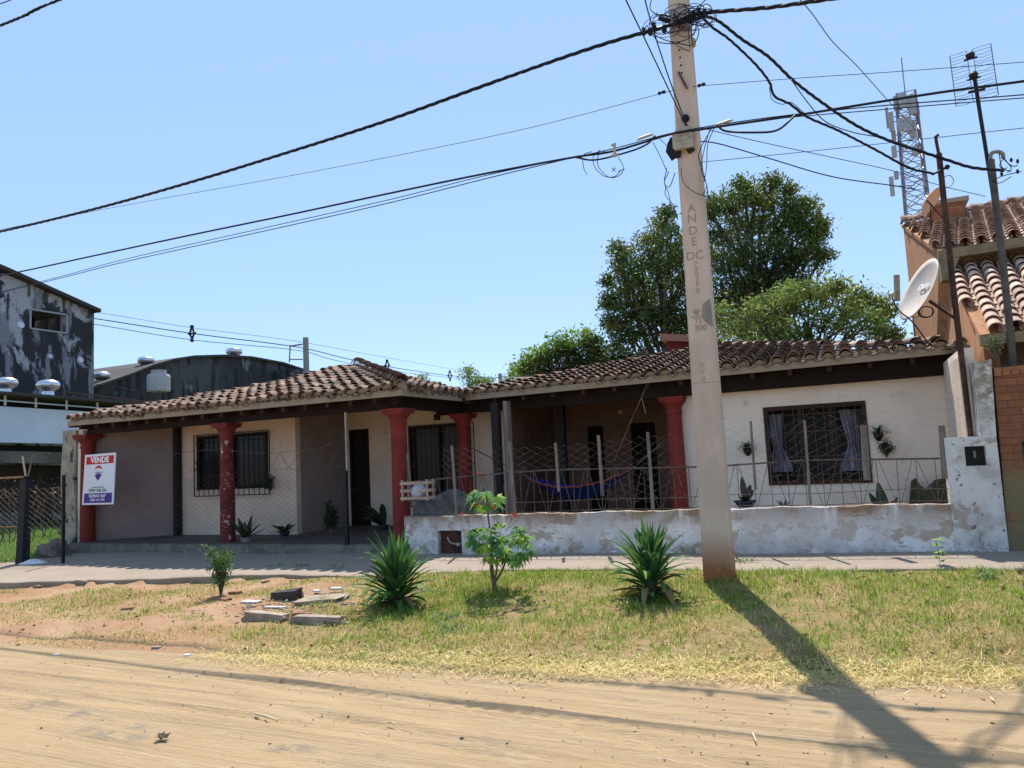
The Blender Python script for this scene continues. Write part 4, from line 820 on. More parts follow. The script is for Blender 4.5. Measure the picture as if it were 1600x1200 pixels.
ep = thing('entry_pipe', at(1584,575,Y=11.75), 'grey service pipe with gooseneck head beside the antenna mast', 'pipe')
b_ = MB(); b_.tube([at(1586,590,Y=11.75), at(1568,420,Y=11.75), at(1548,250,Y=11.75)], .046, 8); b_.build('pipe', M('grey_conduit', (.10,.095,.075), .6, [(5,(.06,.05,.04),.4,.6)], (60,.2)), ep)
b_ = MB(); b_.tube(smooth_path([at(a,c,Y=11.75) for a,c in ((1547,250),(1549,240),(1558,237),(1566,240),(1568,247))],5), .026, 7); b_.build('gooseneck', M('grey_pvc', (.20,.20,.19), .5, (), None), ep)
b_ = MB()
for pts in ([(1568,247),(1562,258),(1567,264),(1574,262)], [(1569,247),(1576,256),(1584,260),(1590,258)], [(1568,248),(1580,262),(1574,270)], [(1550,282),(1570,274),(1596,268)], [(1550,282),(1562,286),(1580,276)], [(1561,240),(1566,262),(1580,268)]): b_.tube(smooth_path([at(a,c,Y=11.7) for a,c in pts],4), .007, 4)
for a,c in ((1590,252),(1580,250),(1590,268),(1565,272)): b_.lathe(at(a,c,Y=11.7), [(.01,-.03),(.02,0),(.01,.03)], 6)
b_.build('cable_ends', m_cable, ep)
ma = thing('antenna_mast', at(1562,360,Y=11.85), 'tall thin dark mast carrying a grid television antenna', 'antenna')
b_ = MB(); b_.tube([at(1566,395,Y=11.85), at(1546,270,Y=11.85), at(1530,170,Y=11.85), at(1521,112,Y=11.85)], .026, 7); b_.build('mast', m_black, ma)
b_ = MB(); c00, c10, c11, c01 = at(1484,88,Y=12.0), at(1548,68,Y=11.6), at(1560,148,Y=11.6), at(1494,166,Y=12.0)
def bl2(u, v): return (c00*(1-u)+c10*u)*(1-v)+(c01*(1-u)+c11*u)*v
for i in range(17):
    v = i/16; b_.tube([bl2(0,v), bl2(.22,v)+Vector((0,.0,random.uniform(-.02,.01))), bl2(.44,v)], .0035, 3); b_.tube([bl2(.56,v), bl2(.8,v)+Vector((0,0,random.uniform(-.02,.01))), bl2(1,v)], .0035, 3)
for u in (0,.42,.57,1): b_.tube([bl2(u,0), bl2(u,1)], .007 if u in (0,1) else .005, 4)
b_.build('reflector_grid', m_wired, ma)
for py in (87, 118): b_ = MB(); c = at(1516 if py==87 else 1521, py, Y=11.65); b_.lathe(c, [(.02,-.05),(.05,-.03),(.06,.02),(.03,.05)], 8); b_.tube([c-X3*.08-Z3*.05, c+X3*.08-Z3*.04], .014, 5); b_.build('dipole', m_black, ma)
b_ = MB()
c = at(1526,142,Y=11.7); b_.tube([c-X3*.1, c+X3*.1], .02, 5); b_.build('clamp', m_black, ma)
def dish(name, label, ctr, nrm, rw, rh, mat, arm, txt=None, Yp=None):
    t = thing(name, ctr, label, 'satellite dish'); n = Vector(nrm).normalized(); u = Z3.cross(n).normalized(); v = n.cross(u); b_ = MB(); rings = 7; seg = 36; vs_ = [ctr]; 
    for k_ in range(1, rings+1):
        q = k_/rings; vs_ += [ctr+u*math.cos(2*math.pi*j/seg)*rw*q+v*math.sin(2*math.pi*j/seg)*rh*q+n*.09*q*q for j in range(seg)]
    fs = [(0, 1+j, 1+(j+1)%seg) for j in range(seg)]+[(1+(k_-1)*seg+j, 1+k_*seg+j, 1+k_*seg+(j+1)%seg, 1+(k_-1)*seg+(j+1)%seg) for k_ in range(1, rings) for j in range(seg)]
    m_ = len(vs_); b_.add([p for p in vs_]+[p-n*.012 for p in vs_], fs+[tuple(m_+i for i in reversed(f)) for f in fs]+[(1+(rings-1)*seg+j, m_+1+(rings-1)*seg+j, m_+1+(rings-1)*seg+(j+1)%seg, 1+(rings-1)*seg+(j+1)%seg) for j in range(seg)])
    b_.build('reflector', mat, t, smooth=True)
    for nm, pts, r in arm: b_ = MB(); b_.tube(smooth_path(pts, 3), r, 6); b_.build(nm, m_rustp, t)
    return t, u, v, n
m_dish = M('dish_enamel', (.50,.43,.38), .6, [(5,(.44,.38,.33),.4,.6)], None); m_dishp = M('faded_pink_dish', (.52,.36,.26), .7, (), None)
dc = at(1444, 456, Y=11.6)
t, u, v, n = dish('satellite_dish', 'large off-white satellite dish on a rusty arm before the orange wall', dc, (-.84,-.38,.46), .40, .46, m_dish,
    [('mounting_arm', [at(1452,470,Y=11.8), at(1470,482,Y=11.75), at(1497,500,Y=11.6)], .024), ('feed_arm', [at(1452,536,Y=11.55)-Z3*.03, at(1425,502,Y=11.45), at(1403,484,Y=11.2), at(1393,462,Y=11.1)], .010)])
b_ = MB(); c = at(1391,459,Y=11.1); b_.lathe(c-Z3*.03, [(.02,0),(.032,.02),(.03,.05),(.015,.06)], 8, axis=(.5,.2,.3)); b_.build('feed_horn', m_boxc, t)
b_ = MB(); c = at(1447, 487, Y=11.7)
for k_ in range(4): b_.tube([c+Vector((math.cos(q)*(.08+.006*k_), .01*k_, math.sin(q)*(.07+.004*k_))) for q in np.linspace(0, 6.28, 16)], .005, 4)
b_.tube(smooth_path([at(a,cc,Y=11.68) for a,cc in ((1416,492),(1425,496),(1436,494),(1442,484))],4), .006, 4); b_.build('cable_coil', m_cable, t)
text_obj('lettering', 'Claro', .12, dc+n*.035+v*.07-u*.0, u, v, M('white_print', (.8,.79,.78), .5, (), None), t, .003, .003)
d2 = at(1449, 311, Y=15.5)
dish('satellite_dish', 'small pinkish dish seen edge-on above the upper roof corner', d2, (-.75,.30,-.40) if False else (.70,-.25,-.62), .26, .27, m_dishp, [('mounting_arm', [d2+Vector((-.02,.02,0)), at(1462,328,Y=15.6), at(1476,345,Y=15.8)], .014), ('feed_arm', [at(1455,318,Y=15.4), at(1452,352,Y=15.7)], .010)])
rod('flue_pipe', 'short pale pipe end behind the orange wall edge', [(1402,470,20.5),(1401,430,20.5)], .07, m_boxc, 'pipe')

# ------------------------------------------------------------------ telecom tower
TY = 62; m_pan = M('antenna_housing', (.34,.35,.38), .6, (), None); m_tow = M('galvanised_lattice', (.20,.21,.27), .5, [(2,(.36,.17,.12),.55,.6)], None, .4)
tb = at(1472, 700, Y=TY); tw = thing('telecom_tower', (tb.x, TY, 0), 'distant lattice telecom tower crowded with panel antennas', 'tower')
def tp_(py): return at(np.interp(py, [130,345,700], [1406,1424,1447]), py, Y=TY)
b_ = MB(); zt = tp_(150).z; w0, w1 = 1.9, 1.1
lv = np.linspace(0, zt, 26)
def corner(z_, i, xw=None): w_ = w0+(w1-w0)*z_/zt; q = math.pi/4+i*math.pi/2; return Vector((tb.x+(np.interp(z_, [0, zt],[0, 0]))+math.cos(q)*w_*.8, TY+math.sin(q)*w_*.8, z_))
for i in range(4):
    b_.tube([corner(0,i), corner(zt,i)], .075, 5)
    for z0, z1 in zip(lv, lv[1:]): b_.tube([corner(z0,i), corner(z1,(i+1)%4)], .04, 3); b_.tube([corner(z1,i), corner(z1,(i+1)%4)], .035, 3); b_.tube([corner(z1,i), corner(z0,(i+1)%4)], .035, 3)
b_.build('lattice', m_tow, tw)
b_ = MB(); c = corner(zt, 0)*.5+corner(zt, 2)*.5; b_.tube([c, Vector((c.x, TY, at(1408,90,Y=TY).z))], .05, 4); b_.build('lightning_rod', m_tow, tw)
for a, y0, y1, w_, dy in ((1394,175,205,.35,-.6),(1403,150,172,.5,-.5),(1412,146,168,.5,-1.2),(1426,148,178,.55,-.9),(1432,160,180,.45,.4),(1397,205,220,.3,.5),(1420,182,205,.5,-1),(1408,185,205,.4,-.9),(1427,188,215,.45,-.6),(1417,150,165,.4,.8),(1398,228,246,.35,-.6),(1436,225,240,.45,-.3),(1395,276,306,.3,-.7),(1447,262,296,.3,-.6),(1401,268,280,.3,.3),(1388,168,200,.2,-.2),(1430,228,243,.35,-.9)):
    xo = (1406+(a-1411)*1.0); p0, p1 = at(a, y1, Y=TY+dy), at(a, y0, Y=TY+dy); b_ = MB(); b_.box((p0.x-w_/2, TY+dy-.12, p0.z), (p0.x+w_/2, TY+dy+.12, p1.z)); b_.tube([Vector((p0.x, TY+dy, (p0.z+p1.z)/2)), corner((p0.z+p1.z)/2, 1)*.5+corner((p0.z+p1.z)/2, 3)*.5], .04, 4); b_.build('panel_antenna', m_pan, tw)
m_vent_f = M('grey_frame', (.30,.32,.36), .6, (), None)
# ------------------------------------------------------------------ factory buildings on the left
m_soot = M('sooty_peeling_wall', (.035,.036,.042), .95, [(.30,(.34,.36,.40),.475,.50,{'st':(1,1,.8),'d':10,'r':.7,'dist':.4}),(1.0,(.20,.21,.235),.54,.58,{'st':(1,1.6,.35),'d':8}),(2.2,(.30,.27,.21),.66,.70,{'st':(1,1,.5)}),(1.6,(.03,.03,.035),.55,.60,{'st':(1,1.5,.3),'d':9,'a':.9})], (10,.4))
m_soot2 = M('sooty_wall', (.040,.040,.048), .95, [(.35,(.075,.075,.085),.45,.6),(1.6,(.02,.02,.025),.5,.6,{'st':(1,1.4,.3),'d':8}),(1.2,(.16,.16,.17),.60,.66,{'d':9,'st':(1,1,.5)})], (10,.4))
m_band = M('pale_metal_panel', (.62,.68,.80), .6, [(.8,(.56,.62,.74),.4,.6)], None)
XA_F = -30.0
fb = thing('stained_factory', (XA_F, 20, 0), 'tall gabled factory wall, black soot stains over peeling pale paint', 'building')
g0, g1, g2 = at(-60, 400, X=XA_F), at(0, 424, X=XA_F), at(147, 488, X=XA_F)
pts = [Vector((XA_F, g0.y, -.1)), g0, g1, g2, Vector((XA_F, g2.y, -.1))]
wa, wb = at(47, 487, X=XA_F), at(104, 519, X=XA_F)
b_ = MB()
def gablez(y): return float(np.interp(y, [g0.y, g1.y, g2.y], [g0.z, g1.z, g2.z]))
wz0, wz1 = at(75, 517, X=XA_F).z, at(75, 487.5, X=XA_F).z
ys_ = [g0.y, wa.y, wb.y, g2.y]
def pan(y0, y1, z0, z1a, z1b): b_.hexa([(XA_F,y0,z0),(XA_F,y1,z0),(XA_F-.4,y1,z0),(XA_F-.4,y0,z0)], [(XA_F,y0,z1a),(XA_F,y1,z1b),(XA_F-.4,y1,z1b),(XA_F-.4,y0,z1a)])
pan(g0.y, wa.y, -.1, gablez(g0.y), gablez(wa.y)); pan(wb.y, g2.y, -.1, gablez(wb.y), gablez(g2.y)); pan(wa.y, wb.y, -.1, wz0, wz0); pan(wa.y, wb.y, wz1, gablez(wa.y), gablez(wb.y))
b_.build('wall', m_soot, fb)
b_ = MB(); b_.hexa([(XA_F-12,g2.y-.3,-.1),(XA_F-.4,g2.y-.3,-.1),(XA_F-.4,g2.y,-.1),(XA_F-12,g2.y,-.1)], [(XA_F-12,g2.y-.3,g2.z),(XA_F-.4,g2.y-.3,g2.z),(XA_F-.4,g2.y,g2.z),(XA_F-12,g2.y,g2.z)]); b_.build('end_wall', m_soot2, fb)
b_ = MB(); a, c, d = g0+Z3*.02, g1+Z3*.02, g2+Z3*.02; e = Vector((0,.55,-.28)); b_.prism([a+X3*.35, c+X3*.35, d+e*.15+X3*.35, d+e*.15-X3*12, c-X3*12, a-X3*12], (0,0,.14)); b_.build('roof', M('dark_sheet_roof', (.045,.04,.04), .8), fb)
b_ = MB(); b_.box((XA_F-2.5, wa.y-.2, wz0-.2), (XA_F-2.4, wb.y+.2, wz1+.2)); wn_ = b_.build('window', m_black, fb)  # black sheet set back in the opening stands in for its darkness
b_ = MB(); 
for (y0,z0),(y1,z1) in (((wa.y,wz0),(wb.y,wz0)),((wa.y,wz1),(wb.y,wz1)),((wa.y,wz0),(wa.y,wz1)),((wb.y,wz0),(wb.y,wz1))): b_.tube([(XA_F+.02,y0,z0),(XA_F+.02,y1,z1)], .045, 4)
b_.build('frame', m_vent_f, wn_)
b_ = MB(); b_.tube([(XA_F-2, wb.y-1.6, wz0+.3), (XA_F-2, wb.y-.5, wz0+.3)], .10, 5); b_.build('lamp', m_band, wn_)
for a, c, s in ((32,508,.12),(77,557,.08),(125,563,.11)):
    b_ = MB(); p = at(a, c, X=XA_F); b_.lathe(p, [(s*1.3,-.02),(s,.08)], 10, axis=(1,0,0)); b_.build('wall_vent', m_band, fb)
# arched hall
XA2 = -33.0
hb_ = thing('arched_hall', (XA2, 32, 0), 'long dark hall with a shallow arched gable behind the tiled roof', 'building')
arc = [(140,608),(165,600),(200,588),(237,573),(270,564),(300,559),(345,557.5),(390,560),(440,569),(480,582),(520,596)]
P = [at(a, c, X=XA2) for a, c in arc]; P.append(Vector((XA2, P[-1].y+25, P[-1].z-2)))
b_ = MB()
for p, q in zip(P, P[1:]): b_.hexa([(XA2,p.y,-.1),(XA2,q.y,-.1),(XA2-.5,q.y,-.1),(XA2-.5,p.y,-.1)], [(XA2,p.y,p.z),(XA2,q.y,q.z),(XA2-.5,q.y,q.z),(XA2-.5,p.y,p.z)])
b_.build('gable_wall', m_soot2, hb_)
b_ = MB()
for p, q in zip(P, P[1:]): b_.hexa([p+X3*.2, q+X3*.2, q-X3*15, p-X3*15], [p+X3*.2+Z3*.12, q+X3*.2+Z3*.12, q-X3*15+Z3*.12, p-X3*15+Z3*.12])
b_.build('roof', M('grey_sheet_roof', (.05,.045,.045), .8), hb_)
b_ = MB(); a, c = at(455, 576, X=-31.5), at(530, 620, X=-31.5); b_.hexa([(-31.5,a.y,2),(-31.5,c.y,2),(-32.9,c.y,2),(-32.9,a.y,2)], [(-31.5,a.y,a.z),(-31.5,c.y,at(530,584,X=-31.5).z),(-32.9,c.y,at(530,584,X=-31.5).z),(-32.9,a.y,a.z)]); b_.build('annex', m_soot2, hb_)
# low shed with pale panel
XA3 = -24.0
sh = thing('panel_shed', (XA3, 18, 0), 'low shed with wide pale metal panel under a thin dark roof edge', 'building')
def xp(a, c): return at(a, c, X=XA3)
def band(name, pt, pb, mat, th=.25, xo=0, par=sh):
    """pt / pb: lists of 2 marks for the upper / lower edge"""
    A_, B_ = xp(*pt[0]), xp(*pt[1]); C_, D_ = xp(*pb[0]), xp(*pb[1]); o = Vector((xo,0,0)); b_ = MB(); b_.hexa([C_+o, D_+o, D_+o-X3*th, C_+o-X3*th], [A_+o, B_+o, B_+o-X3*th, A_+o-X3*th]); return b_.build(name, mat, par)
band('roof_edge', ((-60,609),(330,638)), ((-60,613),(330,642)), M('rust_roof_edge', (.06,.05,.045), .8), 9, .4)
band('upper_gap_shade', ((-60,613.5),(330,642.5)), ((-60,632),(330,656)), m_black, .3, -1.2)  # black slab stands in for the shade under the roof edge
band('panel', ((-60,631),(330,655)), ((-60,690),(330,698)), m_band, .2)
band('opening_shade', ((-60,690.3),(330,698.3)), ((-60,706),(330,712)), m_black, .3, -1.2)  # black slab stands in for the shade below the panel
m_dw = M('grubby_concrete', (.16,.135,.12), .95, [(.8,(.10,.085,.075),.4,.6),(3,(.22,.19,.17),.6,.68)], (10,.4))
band('grey_wall', ((-60,703),(330,712)), ((-60,722),(330,728)), m_dw, .3)
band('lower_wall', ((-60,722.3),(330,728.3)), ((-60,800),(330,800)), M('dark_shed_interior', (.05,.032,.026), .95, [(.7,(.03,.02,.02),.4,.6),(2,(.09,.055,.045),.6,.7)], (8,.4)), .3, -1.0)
b_ = MB()
for a in range(-40, 240, 48): p_, q_ = xp(a, 613+a*.077), xp(a, 633+a*.065); b_.tube([p_, q_], .035, 4)
b_.tube([xp(-60,621), xp(330,651)], .03, 4); b_.build('truss', m_band, sh)
m_vent = M('spun_aluminium', (.62,.64,.66), .28, (), None, .9)
def vent(parent, p, s, lbl=None):
    b_ = MB(); b_.lathe(p, [(s*.55,0),(s*.5,s*.5),(s*.62,s*.62)], 16); v_ = b_.build('roof_vent', m_vent, parent)
    b_ = MB(); b_.lathe(p, [(s*.6,s*.6),(s*.95,s*.85),(s*1.05,s*1.15),(s*.9,s*1.45),(s*.45,s*1.62),(s*.1,s*1.66)], 18); b_.build('vent_turbine', m_vent, v_, smooth=True)
vent(sh, at(9, 616, X=XA3-1), .34); vent(sh, at(75, 620, X=XA3-1), .36)
vent(hb_, at(159, 601, X=XA2-1), .40); vent(hb_, at(228, 577, X=XA2-1), .42); vent(hb_, at(366, 563, X=XA2-2), .5)
# white cooling tank on the shed side
tk = thing('cooling_unit', at(249, 612, X=-27), 'boxy pale cooling unit standing before the arched hall', 'cooling unit')
b_ = MB(); c = at(248, 612, X=-27); d = at(248, 585, X=-27).z-c.z; b_.lathe(c, [(.44,0),(.47,d*.1),(.47,d*.85),(.43,d),(.30,d*1.02),(.30,d*1.22),(.34,d*1.24)], 8); b_.build('tank', M('pale_plastic', (.42,.43,.42), .6, [(2,(.36,.37,.36),.4,.6)], None), tk)
b_ = MB(); 
for sx_ in (-.3,.3): b_.tube([c+Vector((sx_,-.2,-1.2)), c+Vector((sx_,-.2,0))], .04, 4)
b_.build('stand', m_iron, tk)
b_ = MB(); A_, B_ = at(100, 612, X=-26), at(300, 636, X=-26); b_.tube([A_, B_], .035, 4)
for t_ in np.linspace(0, 1, 9): p_ = A_.lerp(B_, t_); b_.tube([p_, p_-Z3*.7], .03, 4)
setp(b_.build('roof_railing', m_iron, origin=A_), 'thin rusty railing on the shed roof before the arched hall', 'railing')
# distant street: poles and wires
m_farp = M('far_pole_concrete', (.27,.25,.25), .9, (), None)
for a, yt, y0, w_, lb in ((474, 528, 31, .16, 'distant concrete pole with bracket behind the left roof'), (779, 584, 62, .2, 'far concrete pole top seen over the roof valley')):
    t = thing('street_pole', (at(a, 700, Y=y0).x, y0, 0), lb, 'utility pole'); b_ = MB(); p = at(a, yt, Y=y0); b_.lathe((p.x+.15, y0, 0), [(w_*1.15,0),(w_*.9,p.z)], 8); b_.build('shaft', m_farp, t)
    b_ = MB(); s_ = -1; L = .95 if y0 < 40 else 1.3; h_ = p.z-.35; b_.tube([(p.x, y0-.1, h_), (p.x-L*.7, y0-.3, h_-.05)], .05, 4)
    if y0 < 40:
        b_.tube([(p.x-L*.65, y0-.3, h_), (p.x-L*.75, y0-.3, h_-.9)], .035, 4); b_.tube([(p.x, y0-.1, h_-.8), (p.x-L*.7, y0-.3, h_-.75)], .04, 4)
    b_.build('bracket', m_farp, t)
def far(pts, r, lb): P = smooth_path([at(a, c, Y=y) for a, c, y in pts], 8); b_ = MB(); b_.tube(P, r, 4); setp(b_.build('street_wire', m_cable, origin=P[0]), lb, 'wire', 'distant street wires')
far([(-60,470,21),(60,478,22.5),(150,488,24),(300,512,27),(462,533,31),(600,558,42),(760,586,62)], .012, 'uppermost thin wire of the distant street line')
far([(-60,477,21),(60,485,22.5),(150,498,24),(300,521,27),(462,542,31),(540,560,37),(600,572,43),(703,587,55),(760,590,62)], .028, 'middle double wire of the distant street line')
far([(-60,478,21),(0,483,22),(150,507,24),(300,531,27),(462,547,31),(520,562,35),(600,578,43),(720,592,58)], .018, 'lowest wire of the distant street line')
far([(-60,572,23),(0,580,23),(60,588,23),(150,600,24),(220,612,25)], .02, 'dark wire sagging across the stained factory wall')
for a, c, y, s in ((300,521,27,.36),(605,571,43,.36),(703,587,55,.4)):
    b_ = MB(); p = at(a, c, Y=y); b_.tube([p+Vector((0,0,s)), p+Vector((-.14*s*3,0,.0)), p+Vector((0,0,-s*.8))], .05, 4); b_.tube([p+Vector((0,0,s)), p+Vector((.14*s*3,0,.0)), p+Vector((0,0,-s*.8))], .05, 4)
    for o in ((0,0,s),(-.4*s,0,0),(.4*s,0,0),(0,0,-s)): b_.lathe(p+Vector(o), [(.03,-.08),(.10,-.03),(.10,.03),(.03,.08)], 6)
    setp(b_.build('wire_spacer', m_black, origin=p), {300:'diamond wire spacer hanging over the arched hall',605:'wire spacer just right of the hip ridge peak',703:'wire spacer next to the small far tree'}[a], 'spacer')
# left yard fence, post, litter
pw = thing('yard_fence', ground_at(34, 884), 'chain link yard fence with black post at the left edge', 'fence')
b = ground_at(34, 884); YQ = b.y; b_ = MB(); tpz = at(41, 747, Y=YQ).z; xt = at(42, 747, Y=YQ).x
b_.hexa([(b.x-.10,YQ-.08,-.3),(b.x+.10,YQ-.08,-.3),(b.x+.10,YQ+.08,-.3),(b.x-.10,YQ+.08,-.3)], [(xt-.09,YQ-.07,tpz-.03),(xt+.08,YQ-.07,tpz),(xt+.08,YQ+.07,tpz),(xt-.09,YQ+.07,tpz-.03)]); b_.build('post', M('tarred_post', (.018,.02,.02), .8, [(5,(.05,.05,.045),.6,.7)], (40,.4)), pw)
b_ = MB(); b_.tube([at(-40,749,Y=YQ), at(37,745,Y=YQ)], .02, 5); b_.tube([at(-40,824,Y=YQ), at(33,823,Y=YQ)], .012, 4); b_.build('rail', M('ochre_rail', (.30,.19,.09), .8), pw)
b_ = MB(); meshwire(b_, (at(-40,800,Y=YQ).x, YQ), (at(96,800,Y=YQ).x, YQ), lambda t: .0, lambda t: 1.45, .10, .055, .003, .004, .015); b_.build('chain_link', m_wire, pw)
b_ = MB(); x = at(98,760,Y=YQ).x; b_.box((x-.03, YQ, -.1), (x+.01, YQ+.05, at(98,742,Y=YQ).z)); b_.build('thin_post', m_black, pw)
rod('stick', 'pale cane leaning up from the black fence post', [(40,744,YQ),(35,713,YQ)], .018, m_boxc, 'stick', 5); rod('stick', 'dark cane leaning up from the black fence post', [(44,744,YQ),(51,712,YQ)], .014, m_grayw, 'stick', 5)
# ------------------------------------------------------------------ foliage
def leafmat(name, transl=.28, rough=.5, spec=.35): return M(name, (1,1,1), rough, (), None, attr='tint', transl=transl, spec=spec)
m_leaf = leafmat('tree_leaves', .3, .55, .25); m_leaf2 = leafmat('plant_leaves', .25, .6, .12)
m_bark = M('grey_bark', (.12,.095,.07), .95, [(8,(.06,.05,.04),.45,.65,{'st':(1,1,.3)})], (30,.6))
def unit(n): v = rng.normal(size=(n, 3)); return v/np.linalg.norm(v, axis=1)[:, None]
def leaves(centers, n_per, spread, size, pal, droop=0., flat=.0, asp=.42):
    """quads (kites) scattered round spray centres"""
    C = np.repeat(np.asarray(centers, float), n_per, 0); n = len(C)
    P = C+rng.normal(size=(n, 3))*np.array([spread, spread, spread*.8])
    d = unit(n); d[:, 2] = d[:, 2]*(1-flat)-droop; d /= np.linalg.norm(d, axis=1)[:, None]
    a = unit(n); s = np.cross(d, a); s /= np.linalg.norm(s, axis=1)[:, None]; nn = np.cross(s, d)
    L = (size*.9*rng.uniform(.6, 1.3, n))[:, None]
    V = np.stack([P, P+d*L*.5+s*L*asp*.5+nn*L*.08, P+d*L, P+d*L*.5-s*L*asp*.5+nn*L*.08], 1).reshape(-1, 3)
    Fc = np.arange(n*4).reshape(-1, 4)
    cl = np.repeat(rng.integers(0, len(pal), len(centers)), n_per); c = np.array(pal)[cl]*rng.uniform(.7, 1.35, (n, 1)); return V, Fc, c
def join(parts):
    V = []; Fc = []; C = []; o = 0
    for v, f, c in parts: V.append(v); Fc.append(f+o); C.append(c); o += len(v)
    return np.concatenate(V), np.concatenate(Fc), np.concatenate(C)
def tree(name, label, cat, Y, trunk_px, lobes, pal, dens=1.0, size=.15, spread=.22, npl=50, group='trees behind the house', seed=1, zb=0, trunk_r=.22, shell=.55):
    """lobes: (px, py, radius px, depth offset, palette shift)"""
    random.seed(seed)
    base = at(trunk_px[0], trunk_px[1], Y=Y); t = thing(name, (base.x, Y, zb), label, cat, group); parts = []; L3 = []
    for l in lobes:
        px, py, rp = l[:3]; dy = l[3] if len(l) > 3 else random.uniform(-.8, .8)
        c = at(px, py, Y=Y+dy); r = rp*depth(c)/F; L3.append((c, r))
        n = max(8, int(dens*48*r*r)); d = unit(n); q = rng.uniform(shell, 1, n)**.6
        P = np.array(c)+d*(q*r)[:, None]*np.array([1, 1, .9])
        p2 = pal if len(l) < 5 else l[4]
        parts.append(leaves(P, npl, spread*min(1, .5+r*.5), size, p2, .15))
    V, Fc, C = join(parts); np_mesh('crown', V, Fc, m_leaf, t, cols=C)
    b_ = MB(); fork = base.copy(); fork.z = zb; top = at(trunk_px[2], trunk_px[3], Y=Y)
    b_.tube(smooth_path([fork, fork.lerp(top, .5)+Vector((.1,0,0)), top], 4), [trunk_r*(1-.06*i) for i in range(9)], 8)
    for c, r in L3:
        s_ = fork.lerp(top, random.uniform(.45, 1)); m_ = s_.lerp(c, .5)+Vector((random.uniform(-.3,.3), random.uniform(-.3,.3), random.uniform(-.2,.3)))
        P = smooth_path([s_, m_, c], 4); b_.tube(P, [trunk_r*.28*(1-i/len(P)*.85) for i in range(len(P))], 5)
        for _ in range(4):
            e = c+Vector(tuple(unit(1)[0]))*r*.8; b_.tube([m_.lerp(c, .6), c.lerp(e, .5), e], [trunk_r*.13, trunk_r*.08, trunk_r*.03], 4)
    b_.build('trunk', m_bark, t); return t
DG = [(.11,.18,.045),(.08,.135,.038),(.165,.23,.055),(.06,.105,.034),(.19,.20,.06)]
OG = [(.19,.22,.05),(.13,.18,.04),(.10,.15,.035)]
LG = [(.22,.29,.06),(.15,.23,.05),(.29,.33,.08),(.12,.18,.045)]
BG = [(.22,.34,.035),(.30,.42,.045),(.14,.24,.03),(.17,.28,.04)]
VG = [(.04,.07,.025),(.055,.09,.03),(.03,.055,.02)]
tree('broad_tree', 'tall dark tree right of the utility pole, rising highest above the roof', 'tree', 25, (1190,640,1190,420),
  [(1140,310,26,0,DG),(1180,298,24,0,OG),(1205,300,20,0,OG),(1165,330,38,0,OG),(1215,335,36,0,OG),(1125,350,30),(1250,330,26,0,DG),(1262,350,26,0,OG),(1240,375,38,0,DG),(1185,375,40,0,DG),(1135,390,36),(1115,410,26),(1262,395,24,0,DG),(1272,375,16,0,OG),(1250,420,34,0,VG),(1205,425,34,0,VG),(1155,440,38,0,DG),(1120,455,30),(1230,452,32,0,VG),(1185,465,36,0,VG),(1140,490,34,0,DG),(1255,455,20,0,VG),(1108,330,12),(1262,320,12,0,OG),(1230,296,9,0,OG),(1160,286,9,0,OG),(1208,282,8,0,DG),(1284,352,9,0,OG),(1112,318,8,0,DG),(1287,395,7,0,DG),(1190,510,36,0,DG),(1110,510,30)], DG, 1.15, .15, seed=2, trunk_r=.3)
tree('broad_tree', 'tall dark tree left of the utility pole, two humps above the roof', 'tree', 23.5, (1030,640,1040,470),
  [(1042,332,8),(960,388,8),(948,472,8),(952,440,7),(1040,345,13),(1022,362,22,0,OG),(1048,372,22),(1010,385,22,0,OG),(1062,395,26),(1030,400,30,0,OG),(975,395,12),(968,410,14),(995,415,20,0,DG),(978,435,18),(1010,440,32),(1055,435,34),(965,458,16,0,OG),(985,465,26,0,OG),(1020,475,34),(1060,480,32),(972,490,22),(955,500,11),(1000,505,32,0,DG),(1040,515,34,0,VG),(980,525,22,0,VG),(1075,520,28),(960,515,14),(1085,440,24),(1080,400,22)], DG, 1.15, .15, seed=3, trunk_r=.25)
tree('broad_tree', 'lighter green bushy tree right of the pole, low over the right roof', 'tree', 20, (1270,640,1260,520),
  [(1135,495,24),(1170,490,26),(1205,475,24),(1240,470,28),(1265,458,20),(1295,455,22),(1325,468,24),(1350,480,22),(1372,480,12),(1290,490,32),(1240,505,32),(1190,515,30),(1335,505,28),(1362,508,20),(1300,520,28),(1145,520,26),(1385,490,8),(1378,520,14),(1395,522,9),(1250,530,26),(1310,448,12),(1230,455,12),(1345,462,12)], LG, 1.15, .13, .22, seed=4, trunk_r=.16, group='trees behind the house')
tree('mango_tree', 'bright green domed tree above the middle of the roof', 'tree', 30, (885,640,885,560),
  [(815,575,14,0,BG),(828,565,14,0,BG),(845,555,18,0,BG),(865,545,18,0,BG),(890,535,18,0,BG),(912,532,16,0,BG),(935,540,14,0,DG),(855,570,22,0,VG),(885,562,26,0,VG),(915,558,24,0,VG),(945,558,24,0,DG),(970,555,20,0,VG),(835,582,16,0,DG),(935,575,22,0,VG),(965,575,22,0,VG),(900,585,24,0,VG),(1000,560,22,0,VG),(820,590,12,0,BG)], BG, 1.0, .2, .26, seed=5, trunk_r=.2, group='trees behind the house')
tree('young_tree', 'small feathery tree seen far behind the roof valley', 'tree', 60, (735,640,733,600),
  [(733,578,7),(729,585,8),(738,588,8),(731,597,8),(750,592,6),(745,600,7),(757,596,4)], LG, .55, .30, .4, 18, seed=6, trunk_r=.12, group='far trees')
tree('young_tree', 'tiny far tree tip above the ridge right of the hip', 'tree', 75, (660,640,660,595), [(657,588,4),(664,592,5)], LG, .6, .3, .4, 14, seed=7, trunk_r=.1, group='far trees')
